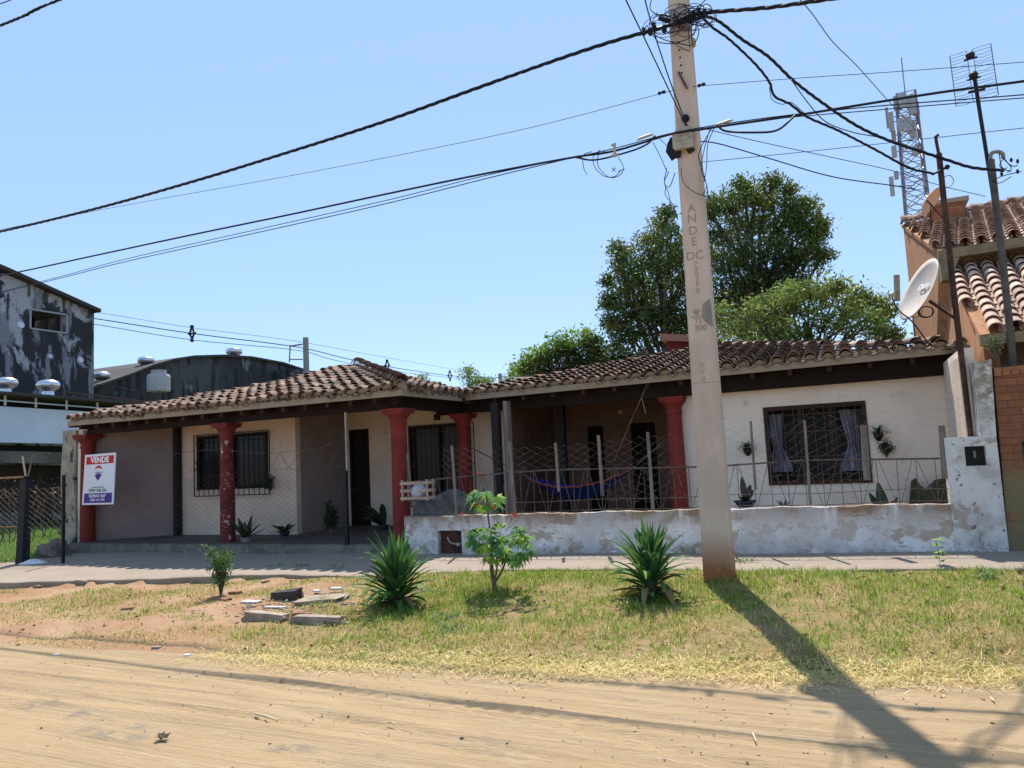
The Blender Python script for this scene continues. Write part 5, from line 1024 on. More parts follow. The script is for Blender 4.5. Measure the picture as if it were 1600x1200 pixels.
tree('young_tree', 'tiny tree behind the far pole left of the bright dome tree', 'tree', 66, (772,640,772,600), [(768,594,4),(792,590,4),(800,585,5)], LG, .6, .3, .4, 14, seed=8, trunk_r=.1, group='far trees')

# ------------------------------------------------------------------ rosette plants
def agave(base, label, n=70, L0=.62, seed=3):
    random.seed(seed); t = thing('rosette_plant', base, label, 'plant', 'spiky rosette plants on the verge'); 
    b_ = MB(); b_.lathe(base-Z3*.1, [(.07,0),(.08,.2),(.05,.34),(.02,.4)], 8); b_.build('stem', m_bark, t); b_ = MB()
    for i in range(n):
        q = i/n; az = i*2.39996+random.uniform(-.2,.2); el = R(4+84*q**.8+random.uniform(-7,7)); L = L0*random.uniform(.8,1.15)*(.78+.3*math.sin(q*3.0)); w_ = .042*random.uniform(.8,1.2)*(1-.45*max(0, q-.55)/.45)
        d = Vector((math.cos(az)*math.cos(el), math.sin(az)*math.cos(el), math.sin(el))); s = d.cross(Z3).normalized(); p = base+Z3*(.04+.30*q)+Vector((random.uniform(-.05,.05), random.uniform(-.05,.05), 0)); k_ = 7; L *= random.choice((1,1,1,.8,1.12)); dr = random.uniform(.2,1.1)*(1.15-q)
        col = random.choice([(.075,.17,.04),(.06,.14,.04),(.10,.21,.05),(.05,.12,.045),(.15,.27,.07)]); 
        if q < .22 and random.random() < .4: col = (.26,.20,.09); dr += .8
        pl_, pr_, pm = [], [], []
        for j in range(k_+1):
            t_ = j/k_; dd = (d-Z3*dr*t_*t_*1.4).normalized(); p = p+dd*(L/k_) if j else p; wj = w_*(0.6+1.6*t_*(1-t_))*(1-t_**5)+.001; up_ = s.cross(dd).normalized()
            if up_.dot(Z3) < 0: up_ = -up_
            pl_.append(p+s*wj+up_*wj*.35); pr_.append(p-s*wj+up_*wj*.35); pm.append(p.copy())
        m_ = k_+1; b_.add(pl_+pm+pr_, [(j, j+1, m_+j+1, m_+j) for j in range(k_)]+[(m_+j, m_+j+1, 2*m_+j+1, 2*m_+j) for j in range(k_)], col)
    b_.build('leaves', m_leaf2, t, smooth=False); return t
agave(ground_at(622, 950), 'spiky green rosette plant in front of the red corner column', 140, .58, 3)
agave(ground_at(1018, 935), 'spiky green rosette plant just left of the utility pole', 120, .55, 9)

# ------------------------------------------------------------------ lobed leaf sapling (spurge nettle)
def lobed(b_, p, d, nrm_, L, col, lobes=5, droop=.35):
    """palmate leaf at p, pointing d"""
    d = d.normalized(); s = d.cross(nrm_).normalized(); nn = s.cross(d).normalized(); pts = []
    for i in range(lobes*2+1):
        a = (i/(lobes*2)-.5)*R(250); r_ = L*(.62+.38*math.cos(a*.5)) if i % 2 == 1 else L*.42
        q = p+d*L*.25+(d*math.cos(a)+s*math.sin(a))*r_; q = q-Z3*droop*r_*r_/L-nn*.06*abs(math.sin(a))*L; pts.append(q)
    c = p+d*L*.2+nn*L*.05; b_.add([c]+pts, [(0, i+1, i+2) for i in range(len(pts)-1)], col)
def sapling():
    base = ground_at(776, 925); Yb = base.y; t = thing('sapling', base, 'young sapling with drooping lobed leaves and small red flowers in front of the low wall', 'plant'); random.seed(5)
    A_ = lambda x, y, dy=0: at(x, y, Y=Yb+dy)
    b_ = MB(); b_.tube(smooth_path([base-Z3*.05, A_(769,895), A_(768,870), A_(769,850)],4), [.030]*4+[.026]*5+[.02]*4, 7); b_.tube(smooth_path([A_(771,915), A_(785,890,.05), A_(794,865,.1), A_(800,845,.1)],4), .014, 6); b_.tube(smooth_path([A_(774,905), A_(777,880,-.05), A_(776,850,-.05)],4), .013, 6)
    b_.tube(smooth_path([A_(769,850), A_(766,830), A_(762,800), A_(760,775)],4), .012, 6)
    b_.tube(smooth_path([A_(760,775), A_(755,755), A_(759,735)],3), .006, 5); b_.build('stem', M('sapling_bark', (.20,.13,.08), .9, [(20,(.12,.08,.05),.45,.6)], None), t)
    for (cx, cy, rx, ry, n) in ((758,840,26,18,40),(804,852,26,24,46),(757,778,25,15,38),(785,832,42,14,26),(770,862,26,14,12)):
        for _ in range(n):
            a = random.uniform(0, 6.28); q = random.uniform(.25,1)**.6; px = cx+math.cos(a)*rx*q; py = cy+math.sin(a)*ry*q; dy = random.uniform(-.28,.28); p = A_(px, py, dy)
            out = (p-A_(cx, cy+6)).normalized(); d = (out+Vector((random.uniform(-.5,.5), random.uniform(-.5,.5), -.8))).normalized(); nv = (Z3+Vector((random.uniform(-.5,.5), random.uniform(-.5,.5), 0))+out*.4).normalized()
            col = random.choice([(.09,.22,.05),(.13,.29,.05),(.07,.17,.045),(.24,.38,.06),(.09,.20,.06)]); c2 = MBleaf; lobed(c2, p, d, nv, random.uniform(.08,.13), col)
    MBleaf.build('leaves', m_leaf2, t)
    b_ = MB(); m_fl = M('red_flower', (.55,.07,.03), .6, (), None)
    for px, py, dy in ((750,738,0),(766,790,-.2),(772,793,-.2),(802,803,-.1),(806,806,-.1),(745,790,.1),(722,802,0)):
        p = A_(px, py, dy)
        for k_ in range(5): q = k_*1.256; b_.add([p, p+Vector((math.cos(q)*.02, -.01, math.sin(q)*.02)), p+Vector((math.cos(q+.5)*.028, -.012, math.sin(q+.5)*.028)), p+Vector((math.cos(q+1)*.02, -.01, math.sin(q+1)*.02))], ((0,1,2,3),))
    b_.build('flowers', m_fl, t)
    b_ = MB()
    for pts in ([(762,800),(768,795),(772,793)], [(790,830),(798,815),(804,805)], [(735,825),(727,810),(722,802)], [(790,830),(808,812),(815,798)]): b_.tube(smooth_path([A_(a,c,-.1) for a,c in pts],3), .0035, 3)
    b_.build('flower_stalks', m_bark, t)
MBleaf = MB(); sapling()

# ------------------------------------------------------------------ small shrub with glossy leaves
def shrub(base, h, wd, label, seed, pal, n=46, ls=.05, group=None, name='shrub', asp=.45):
    random.seed(seed); t = thing(name, base, label, 'plant', group); b_ = MB(); tips = []
    for i in range(9):
        a = i*2.4; top = base+Vector((math.cos(a)*wd*random.uniform(.1,1), math.sin(a)*wd*random.uniform(.1,1), h*random.uniform(.55,1))); m_ = base.lerp(top, .45)+Vector((math.cos(a)*.02,0,h*.05))
        P = smooth_path([base-Z3*.03, m_, top], 4); b_.tube(P, [.011*(1-.08*k_) for k_ in range(len(P))], 5); tips += [P[j] for j in range(3, len(P))]+[top]
    b_.build('stems', m_bark, t); cs = np.array([list(p) for p in tips]); cs = cs[cs[:, 2] > base.z+h*.18]
    V, Fc, C = leaves(cs, n, wd*.28, ls, pal, -.2, asp=asp); np_mesh('leaves', V, Fc, m_leaf2, t, cols=C); return t
gs = ground_at(345, 930); shrub(gs, .68, .17, 'slender leafy shrub standing alone on the bare soil before the peeling column', 4, [(.10,.19,.06),(.07,.14,.04),(.14,.24,.08)], 22, .052)
g1_ = ground_at(1470, 890); random.seed(2)
t = thing('seedling', g1_, 'tiny bright green seedling at the pavement edge on the right', 'plant'); b_ = MB(); b_.tube([g1_, g1_+Vector((-.005,0,.18)), g1_+Vector((-.02,0,.34))], .004, 4); b_.build('stem', m_leaf2, t); b_ = MB()
for i in range(9):
    a = i*2.5; z_ = .10+.03*i; lobed(b_, g1_+Z3*z_, Vector((math.cos(a), math.sin(a), .35)), Z3, .085, (.20,.32,.04), 3, .1)
b_.build('leaves', m_leaf2, t)

# ------------------------------------------------------------------ porch plants, pots, hammock, crate
m_pot = M('grey_pot', (.30,.31,.34), .7, [(6,(.2,.2,.2),.5,.6)], None); m_dpot = M('dark_pot', (.02,.025,.045), .5, (), None); m_dleaf = leafmat('potted_leaves', .1, .5, .3)  # last one: less translucent leaves for potted and hanging plants
def bladeplant(t, base, specs, pal, droop=.2):
    b_ = MB()
    for az, el, L, w_ in specs:
        d = Vector((math.cos(az)*math.cos(el), math.sin(az)*math.cos(el), math.sin(el))); s = d.cross(Z3); s = s.normalized() if s.length > .05 else X3.copy(); p = Vector(base); l_, r_, m_ = [], [], []; col = random.choice(pal)
        s = (s+X3*.6).normalized()
        for j in range(7):
            q = j/6; dd = (d-Z3*droop*q*q).normalized(); p = p+dd*L/6 if j else p; wj = w_*math.sin(math.pi*min(.97, .12+q*.88))**.8+.001; l_.append(p+s*wj); r_.append(p-s*wj); m_.append(p-Y3*wj*.2)
        b_.add(l_+m_+r_, [(j,j+1,7+j+1,7+j) for j in range(6)]+[(7+j,7+j+1,14+j+1,14+j) for j in range(6)], col)
    b_.build('leaves', m_dleaf, t)
def potted(name, px, py, Y, label, specs, pal, pot=None, r=.11, h=.16, droop=.2, cat='potted plant'):
    random.seed(int(px)); p = at(px, py, Y=Y); t = thing(name, p, label, cat)
    if pot: b_ = MB(); b_.lathe(p, [(r*.7,0),(r,h),(r*1.06,h),(r*1.06,h-.02),(r*.85,h-.03)], 14); b_.build('pot', pot, t); p = p+Z3*h*.8
    bladeplant(t, p, specs, pal, droop); return t
DP = [(.03,.055,.02),(.02,.04,.018),(.045,.075,.025)]
U_r = random.uniform
random.seed(12); Yq = YC+.05
potted('potted_plant', 385, 852, Yq, 'broad leaved plant in a pale pot beside the flaking red column', [(U_r(0,6.28), U_r(.5,1.35), U_r(.35,.55), .055) for _ in range(16)], DP, m_pot)
potted('potted_plant', 445, 838, 12.0, 'low spreading dark plant on the porch floor before the wall corner', [(U_r(0,6.28), U_r(.2,.9), U_r(.25,.38), .04) for _ in range(26)], DP, m_dpot, .10, .08, .5)
sh2 = shrub(at(517, 835, Y=12.4), .62, .13, 'upright dark bushy plant against the porch side wall', 8, DP, 20, .07, name='potted_plant'); 
potted('potted_plant', 600, 832, 13.6, 'leaning large leaved plant in the dark corner behind the red corner column', [(U_r(2,4.2), U_r(.5,1.2), U_r(.5,.8), .08) for _ in range(9)], DP, m_dpot, droop=.7)
random.seed(3)
shrub(at(421, 768, Y=12.5), .30, .12, 'straggly climber tuft at the corner of the left window grille', 21, DP, 8, .06, name='climbing_plant')
Yh = YF-.10
for px, py, lb in ((1168, 702, 'hanging planter on the white wall left of the big window'), (1372, 678, 'hanging planter on the white wall right of the big window')):
    p = at(px, py, Y=Yh); t = thing('hanging_planter', p, lb, 'hanging plant'); random.seed(px)
    b_ = MB(); b_.lathe(p-Z3*.12, [(.02,0),(.06,.05),(.08,.13),(.085,.15)], 10); b_.build('pot', m_wood, t)
    bladeplant(t, p+Z3*.03, [(U_r(0,6.28), U_r(.1,1.1), U_r(.16,.24), .018) for _ in range(26)], [(.05,.09,.03),(.035,.06,.02)], 1.1)
shrub(at(1385, 712, Y=Yh), .26, .10, 'trailing sprigs hanging below the right wall planter', 31, DP, 8, .045, name='trailing_plant')
p = at(1170, 792, Y=12.6)
t = potted('potted_plant', 1165, 792, 12.6, 'dark pot with tall pointed bare leaf behind the low wall right of the pole', [(1.9,1.25,.42,.05),(.9,1.1,.30,.07),(.5,.9,.24,.07)]+[(U_r(0,6.28),U_r(.2,.9),.16,.03) for _ in range(14)], [(.05,.03,.025),(.03,.035,.02)], m_dpot, .17, .10, .1)
potted('potted_plant', 1225, 798, 12.6, 'short spiky dark leaves showing over the wall below the big window', [(U_r(0,6.28),U_r(.5,1.3),.2,.02) for _ in range(9)], DP)
potted('potted_plant', 1385, 812, 12.6, 'three broad paddle leaves rising over the wall near the right patio corner', [(2.4,1.0,.48,.075),(1.9,1.25,.58,.085),(.8,.9,.42,.05),(.3,1.2,.3,.03)], [(.025,.05,.02)], None, droop=.1)
# hammock behind the railing
hm = thing('hammock', at(900, 800, Y=13.2), 'deep blue hammock with red fringe slung in the patio', 'hammock'); b_ = MB(); vs_ = []; m_, n_ = 26, 8
pa, pb = at(825, 745, Y=13.4), at(985, 735, Y=13.6)
for i in range(m_+1):
    q = i/m_; c = pa.lerp(pb, q); sag_ = 4*q*(1-q); wd = .12+.42*sag_
    for j in range(n_+1):
        s = j/n_-.5; vs_.append(Vector((c.x, c.y+s*wd*1.6, c.z-.50*sag_+abs(s)*.55*sag_+.01*math.sin(i*2+j))))
b_.add(vs_, [(i*(n_+1)+j, i*(n_+1)+j+1, (i+1)*(n_+1)+j+1, (i+1)*(n_+1)+j) for i in range(m_) for j in range(n_)])
b_.build('cloth', M('blue_cloth', (.006,.014,.10), .9, [(12,(.012,.03,.17),.5,.65,{'st':(.3,1,1)})], (40,.3)), hm)
b_ = MB(); b_.tube(vs_[0::n_+1], .018, 5); b_.build('fringe', M('red_fringe', (.20,.04,.03), .9), hm)
b_ = MB(); b_.tube([at(985,735,Y=13.6), Vector((XC5, YC2, 1.9))], .012, 5); b_.build('rope', m_bark, hm); b_ = MB(); b_.tube([pa, Vector((XC4, YC2, 1.9))], .012, 5); b_.build('rope', m_bark, hm)
b_ = MB(); b_.tube([at(1008,608,Y=13.2), at(985,660,Y=13.3), at(960,720,Y=13.5)], .006, 4); b_.tube([at(1003,622,Y=13.2), at(1009,646,Y=13.2)], .008, 4); setp(b_.build('slack_cord', m_grayw, origin=at(1008,608,Y=13.2)), 'thin cord hanging slanted from the beam into the patio', 'cord')
# fruit crate with a bag, hung on the railing
ck = at(655, 768, Y=YB+.02); cr = thing('wooden_crate', ck, 'pale slatted fruit crate on the railing beside the red corner column', 'crate')
cx0, cx1 = at(633,768,Y=YB).x, at(676,768,Y=YB).x; cz0, cz1 = at(655,780,Y=YB).z, at(655,751,Y=YB).z; y0, y1 = YB-.16, YB+.10; m_cr = M('raw_crate_wood', (.46,.34,.26), .9, [(9,(.33,.24,.18),.45,.6,{'st':(.4,1,2)})], (50,.3))
for zz in np.linspace(cz0, cz1-.06, 3):
    b_ = MB(); b_.box((cx0, y0, zz), (cx1, y0+.012, zz+.05)); b_.box((cx0, y1-.012, zz), (cx1, y1, zz+.05)); b_.box((cx0+.001, y0+.012, zz), (cx0+.013, y1-.012, zz+.05)); b_.box((cx1-.013, y0+.012, zz), (cx1-.001, y1-.012, zz+.05)); b_.build('slat', m_cr, cr)
for x in (cx0+.014, cx1-.044):
    for y in (y0+.013, y1-.043): b_ = MB(); b_.box((x, y, cz0-.02), (x+.03, y+.03, cz1+.02)); b_.build('corner_post', m_cr, cr)
b_ = MB(); b_.box((cx0+.015, y0+.014, cz0), (cx1-.015, y1-.014, cz0+.008)); b_.build('base', m_cr, cr)
b_ = MB(); random.seed(9); bx_ = (cx0+cx1)/2; rr = [(.03,0),(.13,.05),(.15,.13),(.12,.2),(.05,.27),(.01,.3)]; b_.lathe((bx_+.02, YB-.03, cz0+.01), rr, 12); bag = b_.build('plastic_bag', M('crumpled_film', (.50,.54,.62), .35, [(9,(.62,.55,.42),.6,.68)], (14,1,.05)), origin=(bx_, YB, cz0), smooth=True); setp(bag, 'crumpled bluish plastic bag stuffed in the fruit crate', 'bag')
b_ = MB(); p = at(690, 790, Y=12.3)
vs_ = [at(a,c,Y=12.3) for a,c in ((645,806),(650,782),(676,778),(700,765),(716,772),(720,806))]; b_.prism(vs_, (0,.35,0)); setp(b_.build('covered_bench', M('grey_dust_sheet', (.22,.215,.21), .9, [(3,(.09,.085,.085),.42,.6)], (8,.8,.05)), origin=p), 'grey sheet covered bench behind the railing near the corner column', 'bench')

# ------------------------------------------------------------------ sale sign
sg = thing('sale_sign', at(155, 788, Y=YC-.35), 'white VENDE sale sign with red and purple bands hung before the leftmost red column', 'sign'); Ysg = YC-.35
q00, q10, q11, q01 = at(128,789,Y=Ysg), at(177,788,Y=Ysg+.06), at(181,707,Y=Ysg+.06), at(133,711,Y=Ysg)
def sq(u, v, o=0):
    p = (q00*(1-u)+q10*u)*(1-v)+(q01*(1-u)+q11*u)*v; return p+sn*o
su = (q10-q00).normalized(); sv = (q01-q00).normalized(); sn = su.cross(sv).normalized()
if sn.y > 0: sn = -sn
sW = (q10-q00).length; sH = (q01-q00).length
def spn(name, u0, u1, v0, v1, mat, o=.002, par=None): b_ = MB(); b_.prism([sq(u0,v0,o), sq(u1,v0,o), sq(u1,v1,o), sq(u0,v1,o)], -sn*.0015); return b_.build(name, mat, par or sg)
b_ = MB(); b_.prism([sq(0,0), sq(1,0), sq(1,1), sq(0,1)], -sn*.02); b_.build('panel', M('sign_white', (.78,.78,.80), .5, (), None), sg)
m_sr = M('sign_red', (.52,.012,.012), .5, (), None); m_sp = M('sign_purple', (.075,.025,.22), .5, (), None); m_sw = M('sign_letter_white', (.85,.85,.87), .5, (), None); m_sg = M('sign_grey', (.13,.13,.14), .5, (), None)
spn('red_band', .055, .945, .80, .955, m_sr); spn('purple_band', .055, .945, .035, .225, m_sp)
T_ = lambda body, u, v, s, mt_, bd=.0: text_obj('lettering', body, s*sH, sq(u, v, .005), su, sv, mt_, sg, bd*sH, .0006)
T_('VENDE', .50, .876, .155, m_sw, .006); T_('RE/MAX', .49, .628, .05, m_sp); T_('ALVARO BENITEZ', .49, .338, .043, m_sg); T_('0994 346 041', .49, .277, .088, m_sg, .001); T_('RE/MAX 360°', .49, .17, .082, m_sw, .002); T_('0986 416 900', .49, .093, .070, m_sw, .001)
b_ = MB(); c = (.47, .64); asp_ = sH/sW
def bp(x, y, o=.003): return sq(c[0]+x*asp_, c[1]+y, o)
b_.prism([bp(.10*math.cos(a), .03+.10*math.sin(a)) for a in np.linspace(R(25), R(155), 14)]+[bp(.10*math.cos(a)*.98, .022+.06*math.sin(a)) for a in np.linspace(R(155), R(25), 14)], -sn*.001); b_.build('balloon_top', m_sr, sg)
b_ = MB(); b_.prism([bp(-.095,-.055), bp(-.045,-.035), bp(0,-.030), bp(.045,-.035), bp(.095,-.055), bp(.02,-.155), bp(-.02,-.155)], -sn*.001); b_.prism([bp(-.008,-.17), bp(.008,-.17), bp(.008,-.185), bp(-.008,-.185)], -sn*.001); b_.build('balloon_bottom', m_sp, sg)
b_ = MB(); b_.tube([sq(.2,.95,-.01), Vector((XC1-.05, YC-.15, sq(0,.9).z))], .003, 3); b_.tube([sq(.3,.1,-.01), Vector((XC1-.05, YC-.15, sq(0,.1).z))], .003, 3); b_.build('tie_wire', m_wire, sg)
# ------------------------------------------------------------------ grass (nobody could count it)
def gnoise(x, y, s, seed):
    return fbm(x*s, y*s, seed, 3)
def blades(X, Y, h, w, cols, lean, z0=None):
    n = len(X); Z = (gz(X, Y) if z0 is None else z0)-.005; az = rng.uniform(0, 6.283, n); ln = rng.uniform(.1, 1, n)*lean; la = rng.uniform(0, 6.283, n)
    P = np.stack([X, Y, Z], -1); s = np.stack([np.cos(az), np.sin(az), np.zeros(n)], -1)*w[:, None]; d = np.stack([np.cos(la)*ln, np.sin(la)*ln, np.ones(n)], -1); d /= np.linalg.norm(d, axis=1)[:, None]
    d2 = d+np.stack([np.cos(la)*ln, np.sin(la)*ln, -.5*ln], -1)*.9; d2 /= np.linalg.norm(d2, axis=1)[:, None]; H = h[:, None]
    V = np.stack([P-s, P+s, P+d*H*.55+s*.8, P+d*H*.55-s*.8, P+d*H*.55+d2*H*.5+s*.15, P+d*H*.55+d2*H*.5-s*.15], 1).reshape(-1, 3)
    V[:, 2] = np.maximum(V[:, 2], np.repeat(Z, 6))
    b = np.arange(n)[:, None]*6; Fc = np.concatenate([b+np.array([[0,1,2,3]]), b+np.array([[3,2,4,5]])], 0); return V, Fc, np.concatenate([cols, cols])
m_grass = leafmat('grass_blades', .4, .8, .08)
GREEN = np.array([(.19,.32,.035),(.27,.41,.045),(.15,.23,.035),(.38,.43,.09)]); STRAW = np.array([(.62,.50,.22),(.52,.40,.17),(.72,.60,.32),(.42,.29,.13),(.56,.50,.19)])
N0 = 170000; X = rng.uniform(-13.5, 3.4, N0); Y = rng.uniform(5.1, 10.0, N0); t = (Y-Yr(X))/(Ys(X)-Yr(X))
cov = np.clip((X+6.6)/1.6, 0, 1)*np.clip(1.0+1.0*gnoise(X, Y, .9, 31)+.5*gnoise(X, Y, 4.5, 32), .12, 1)
cov = np.where(t < .1, np.where(X > -5.6, .9, cov*.3), cov)
blobs = [(60,950,.8),(150,945,.8),(250,930,.7),(330,912,.6),(400,905,.5),(180,925,.5),(310,944,.32),(430,925,.45),(480,908,.5),(540,902,.45),(250,955,.3),(110,1002,.55),(220,1000,.45),(330,985,.35),(560,910,.4),(120,965,.4),(200,965,.3),(15,925,.3),(440,960,.2),(300,965,.25),(505,990,.6),(420,990,.5)]
lc = np.zeros(N0)
for a, c, r in blobs: g = ground_at(a, c); lc = np.maximum(lc, np.exp(-(((X-g.x)/(r*1.25))**2+((Y-g.y)/(r*.6))**2)*1.1))
lc = np.clip(lc*1.5+.5*gnoise(X, Y, 1.6, 33)-.15, 0, 1)*.8+.02
cov = np.maximum(cov, np.where(X < -5.6, lc, 0))
for a, c, r in ((345,930,.12),(1124,905,.05)): pass
k_ = (t > -.03) & (t < 1.0+.04*gnoise(X, Y, 2.5, 5)) & (rng.uniform(size=N0) < cov)
X, Y, t = X[k_], Y[k_], t[k_]; n = len(X); nz = gnoise(X, Y, 1.1, 40); n2 = gnoise(X, Y, 3.5, 41)
ps = np.clip(.90-1.05*t+.42*nz+.5*n2-.32*np.exp(-((X+4.6)/1.5)**2), .08, .985); ps = np.where(X < -6.2, np.clip(.30+.25*nz+np.clip(.42-t, 0, 1)*1.5, 0, 1), ps)
isst = rng.uniform(size=n) < ps; cols = np.where(isst[:, None], STRAW[rng.integers(0, 5, n)], GREEN[rng.integers(0, 4, n)])*rng.uniform(.75, 1.25, (n, 1))
h = rng.uniform(.035, .085, n)*(1+.5*np.clip(nz, -.6, 1))*(1+.9*np.clip(gnoise(X, Y, 5.0, 44)-.35, 0, 1))*np.where(X < -6.2, .6, 1)*np.where(t < .13, .75, 1)
V, Fc, C = blades(X, Y, h, rng.uniform(.0025, .005, n), cols, np.where(isst, 1.5, .8))
V[:, 2] += 0
setp(np_mesh('verge_grass', V, Fc, m_grass, cols=C, origin=(-3,8,0)), 'short patchy grass, yellow straw near the road and greener by the pavement', 'grass', kind='stuff')
# flattened straw along the road edge
n = 15000; X = rng.uniform(-6.2, 3.4, n); Y = Yr(X)+rng.normal(.12, .16, n)+.05*np.sin(X*3); k_ = rng.uniform(size=n) < np.clip((X+6.2)/1.2, 0, 1); X, Y = X[k_], Y[k_]; n = len(X)
cols = (STRAW[[0,2,2,4]])[rng.integers(0, 4, n)]*rng.uniform(.85, 1.35, (n, 1)); V, Fc, C = blades(X, Y, rng.uniform(.05, .13, n), rng.uniform(.0025, .005, n), cols, np.full(n, 7.0), np.maximum(gz(X, Y), ZR+.018)+rng.uniform(0, .022, n))
setp(np_mesh('dry_straw', V, Fc, m_grass, cols=C, origin=(-2,6.3,-.2)), 'flattened pale straw fringe between verge grass and sand road', 'straw', kind='stuff')
# bright yard grass on the left
n = 42000; X = rng.uniform(-23, -15.7, n); Y = rng.uniform(9.2, 16, n); X = X-(Y-11)*.6*(rng.uniform(size=n) < .5); k_ = (X < -15.75) & (Y > Ys(X)+1.3); X, Y = X[k_], Y[k_]; n = len(X)
cols = np.array([(.16,.30,.05),(.22,.36,.08),(.12,.22,.04),(.33,.36,.14)])[rng.integers(0, 4, n)]*rng.uniform(.8, 1.3, (n, 1)); V, Fc, C = blades(X, Y, rng.uniform(.08, .24, n), rng.uniform(.006, .012, n), cols, np.full(n, .7))
setp(np_mesh('yard_grass', V, Fc, m_grass, cols=C, origin=(-18,12,0)), 'long bright green grass in the yard behind the chain link fence', 'grass', kind='stuff')
# low ground-cover weeds
def weeds(pts, label, pal, size=.035, n=60, spread=.10, group='low weeds on the verge'):
    for (a, c), lb in pts:
        g = ground_at(a, c); cs = np.array([[g.x, g.y, g.z+.03]])+rng.normal(size=(14, 3))*np.array([spread*.8, spread*.6, .015]); cs[:, 2] = np.maximum(cs[:, 2], g.z+.015)
        V, Fc, C = leaves(cs, n//10, spread*.35, size, pal, -.3, asp=.9); V[:, 2] = np.maximum(V[:, 2], g.z-.0); setp(np_mesh('weed', V, Fc, m_leaf2, cols=C, origin=g), lb, 'weed', group)
GW = [(.20,.29,.13),(.16,.25,.10),(.26,.34,.17)]
weeds([((688,970),'grey-green ground weed in the dry grass below the left rosette plant'),((700,985),'smaller grey-green weed just below another one left of the sapling')], '', GW)
weeds([((525,893),'grey-green weed at the pavement edge left of the rubble'),((432,890),'low weed by the pavement right of the slender shrub'),((1160,882),'weed tuft hugging the right foot of the utility pole'),((1545,905),'pale weed in the grass near the right edge'),((475,890),'small weed sprig on the pavement edge above the rubble')], '', GW, .045, 80, .09)

# ------------------------------------------------------------------ rubble, slabs, litter
m_slab = M('broken_concrete', (.36,.29,.22), .95, [(4,(.25,.20,.15),.45,.6),(20,(.2,.16,.12),.6,.7)], (30,.6)); m_darks = M('charred_block', (.06,.05,.045), .95, [(6,(.12,.10,.09),.5,.65)], (30,.7)); m_whit = M('white_shard', (.55,.52,.48), .7, (), None); m_bk = M('broken_brick', (.30,.15,.09), .95, [(8,(.2,.1,.06),.5,.6)], (30,.6))
def rock(name, px, py, sx, sy, sz, rz, mat, label, cat, seed=0, tilt=(0,0), cuts=9, zoff=0, group=None):
    r = random.Random(seed*7+int(px)); g = ground_at(px, py); bm = bmesh.new(); bmesh.ops.create_cube(bm, size=1); bmesh.ops.subdivide_edges(bm, edges=bm.edges[:], cuts=2, use_grid_fill=True)
    for v in bm.verts: v.co += Vector((r.uniform(-.07,.07), r.uniform(-.07,.07), r.uniform(-.05,.05))); v.co = Vector((v.co.x*sx, v.co.y*sy, v.co.z*sz))
    me = bpy.data.meshes.new(name); bm.to_mesh(me); bm.free(); me.materials.append(mat); o = bpy.data.objects.new(name, me); scene.collection.objects.link(o); o.location = (g.x, g.y, g.z+sz*.12+zoff); o.rotation_euler = (tilt[0], tilt[1], rz); return setp(o, label, cat, group)
rock('kerb_block', 415, 968, .64, .12, .13, -.12, m_slab, 'left of the two long kerb blocks edging the rubble', 'kerb stone', 1)
rock('kerb_block', 497, 972, .66, .12, .11, .03, m_slab, 'right of the two long kerb blocks edging the rubble', 'kerb stone', 2)
rock('concrete_slab', 502, 938, .60, .32, .06, .15, m_slab, 'flat pale slab lying behind the right kerb block', 'slab', 3, (.05,-.06))
rock('charred_block', 448, 936, .40, .14, .13, .12, m_darks, 'blackened block lying across the middle of the rubble', 'block', 4, (.1,-.1), zoff=.03)
rock('brick_piece', 470, 960, .20, .12, .06, .7, m_bk, 'small tilted brick piece between the kerb blocks', 'brick', 5, (.2,.1)); rock('brick_piece', 368, 928, .16, .10, .06, .2, m_bk, 'brown brick piece right of the slender shrub', 'brick', 6); rock('brick_piece', 482, 934, .14, .10, .06, .9, m_bk, 'brick piece by the right end of the blackened block', 'brick', 7); rock('brick_piece', 352, 938, .17, .10, .05, -.4, m_bk, 'reddish brick piece at the foot of the slender shrub', 'brick', 8)
rock('white_shard', 392, 941, .24, .12, .03, .1, m_whit, 'white plaster shard left of the blackened block', 'shard', 9); rock('white_shard', 430, 950, .28, .06, .03, .15, m_whit, 'long thin white shard in front of the blackened block', 'shard', 10); rock('white_shard', 525, 926, .16, .08, .025, .2, m_whit, 'white shard resting at the back of the flat slab', 'shard', 11, zoff=.05); rock('white_shard', 495, 927, .12, .06, .02, -.2, m_whit, 'small white shard above the flat slab', 'shard', 12, zoff=.03)
rock('stone', 293, 1026, .07, .05, .035, .3, m_whit, 'small white stone on the sand by the verge', 'stone', 13); rock('stone', 245, 1013, .09, .06, .03, .3, m_slab, 'pale pebble near the road edge', 'stone', 14); rock('stone', 88, 1025, .08, .05, .03, .3, m_whit, 'small white stone on the far left road edge', 'stone', 15); rock('stone', 292, 905, .10, .05, .04, .3, m_whit, 'white plastic scrap by the pavement left of the shrub', 'litter', 16)
rock('stone', 62, 918, .17, .10, .05, .2, m_bk, 'flat brick bit on bare soil at far left', 'stone', 17); rock('stone', 415, 910, .1, .06, .04, 1.2, m_bk, 'little stone between pavement and rubble', 'stone', 18); rock('stone', 200, 952, .13, .08, .04, .6, m_bk, 'flat stone in the bare soil left of the shrub', 'stone', 19)
for i, (a, c, s_) in enumerate(((95,905,.55),(50,908,.4),(130,908,.35),(20,911,.3))): rock('pavement_chunk', a, c, s_, .22, .05, .02*i, m_side, ('long','short','small','tiny')[i]+' broken pavement slab piece on the left verge', 'slab', 20+i)
g = ground_at(84, 872); bm = bmesh.new(); bmesh.ops.create_icosphere(bm, subdivisions=4, radius=1)
